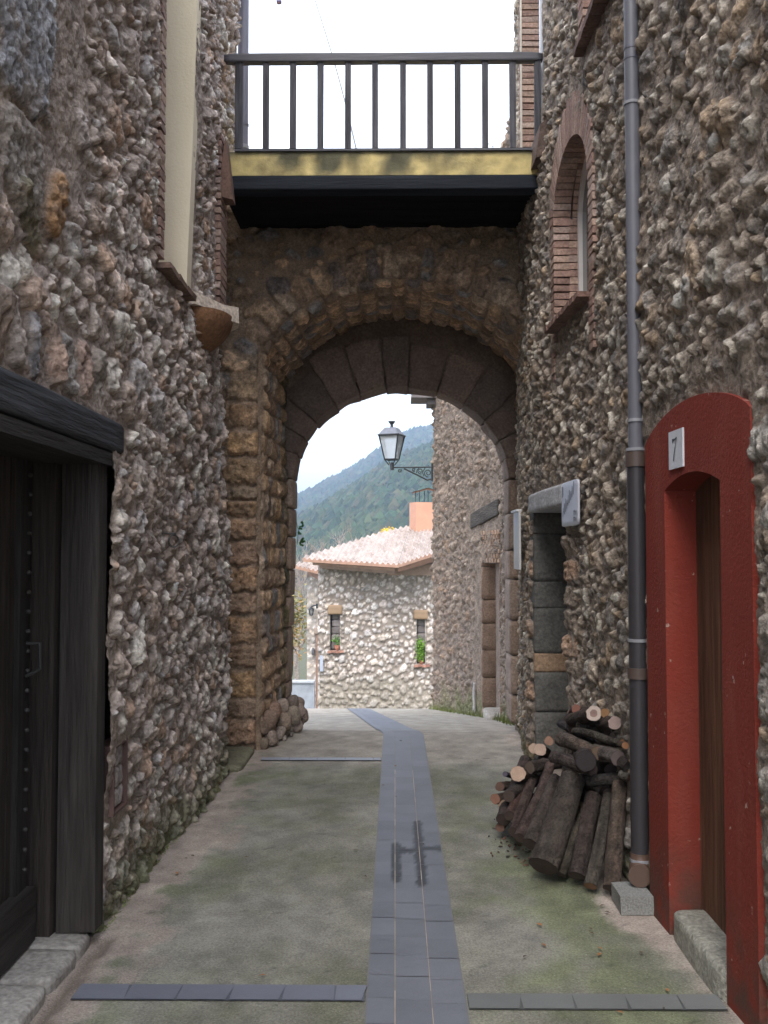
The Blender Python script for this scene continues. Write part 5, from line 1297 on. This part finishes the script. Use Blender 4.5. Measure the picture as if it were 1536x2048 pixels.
# silhouettes laid out at true distance: X spread with Y (photo bearing only picks the contour)
for which, (ya, yb, st) in enumerate(((700, 1720, 20), (300, 1000, 12))):
    Vy = np.arange(ya, yb, st); Bx = np.linspace(-.75, .9, 150)
    BB, VV = np.meshgrid(Bx, Vy, indexing='ij'); XX = BB * VV
    Z = hillh(XX, VV, which); Cc = np.zeros(Z.shape + (3,)); Cc[:] = (.045, .06, .025)
    struct(grid_mesh("hill", np.stack([XX, VV, Z], -1), Cc, None, False, M_forest, None))
    rs = np.random.RandomState(60 + which); n_ = 26000 if which else 24000
    # tree crowns: low-poly uneven blobs, dense in view
    ico = [(0, 0, 1), (.9, 0, .3), (.28, .85, .35), (-.72, .53, .3), (-.72, -.53, .33), (.28, -.85, .3), (.6, .5, -.4), (-.3, .75, -.4), (-.8, 0, -.4), (-.3, -.75, -.4), (.6, -.5, -.4)]
    fc = [(0, 1, 2), (0, 2, 3), (0, 3, 4), (0, 4, 5), (0, 5, 1), (1, 6, 2), (2, 6, 7), (2, 7, 3), (3, 7, 8), (3, 8, 4), (4, 8, 9), (4, 9, 5), (5, 9, 10), (5, 10, 1), (1, 10, 6)]
    ico = np.array(ico); fc = np.array(fc)
    By = rs.uniform(-.22, .24, n_); Yy = rs.uniform(ya + 8, ya + (800 if which == 0 else 560), n_); Xx = By * Yy; Zz = hillh(Xx, Yy, which)
    r_ = (rs.uniform(1.8, 3.6, n_) if which else rs.uniform(3, 5.2, n_)); hgt = r_ * rs.uniform(.8, 1.5, n_)
    ang = rs.uniform(0, 6.28, n_); ca, sa = np.cos(ang), np.sin(ang)
    jit = 1 + rs.uniform(-.22, .22, (n_, 11, 1)); P_ = ico[None] * jit
    px_ = (P_[..., 0] * ca[:, None] - P_[..., 1] * sa[:, None]) * r_[:, None] + Xx[:, None]; py_ = (P_[..., 0] * sa[:, None] + P_[..., 1] * ca[:, None]) * r_[:, None] + Yy[:, None]
    pz_ = P_[..., 2] * hgt[:, None] + Zz[:, None] + hgt[:, None] * .45
    Vv = np.stack([px_, py_, pz_], -1).reshape(-1, 3); Ff = (fc[None] + (np.arange(n_) * 11)[:, None, None]).reshape(-1, 3)
    pc = np.array([(.03, .055, .025), (.045, .07, .03), (.022, .04, .022), (.055, .07, .03), (.035, .06, .028), (.07, .07, .035)])
    cc = pc[rs.randint(6, size=n_)] * rs.uniform(.75, 1.35, (n_, 1)); Cv = np.repeat(cc, 11, 0)
    me = mesh_np("forest", Vv, Ff, Cv, False); struct(link("forest", me, M_forest), 'stuff')

# ------------------------------------------------------------------ mountain air
b = MB(); b.box((-3300, -650, -9.5), (3300, 4000, 260), (1, 1, 1))
hz = b.build("haze", None); struct(hz, 'stuff'); hz['label'] = "thin blue air over the valley"
mh = bpy.data.materials.new("haze_air"); mh.use_nodes = True; nh = mh.node_tree
for n_ in list(nh.nodes):
    if n_.type == 'BSDF_PRINCIPLED': nh.nodes.remove(n_)
pv = nh.nodes.new("ShaderNodeVolumePrincipled"); pv.inputs["Color"].default_value = (.56, .72, 1.0, 1); pv.inputs["Density"].default_value = .0005; pv.inputs["Anisotropy"].default_value = 0.2
nh.links.new(pv.outputs[0], [n_ for n_ in nh.nodes if n_.type == 'OUTPUT_MATERIAL'][0].inputs["Volume"])
hz.data.materials.append(mh)
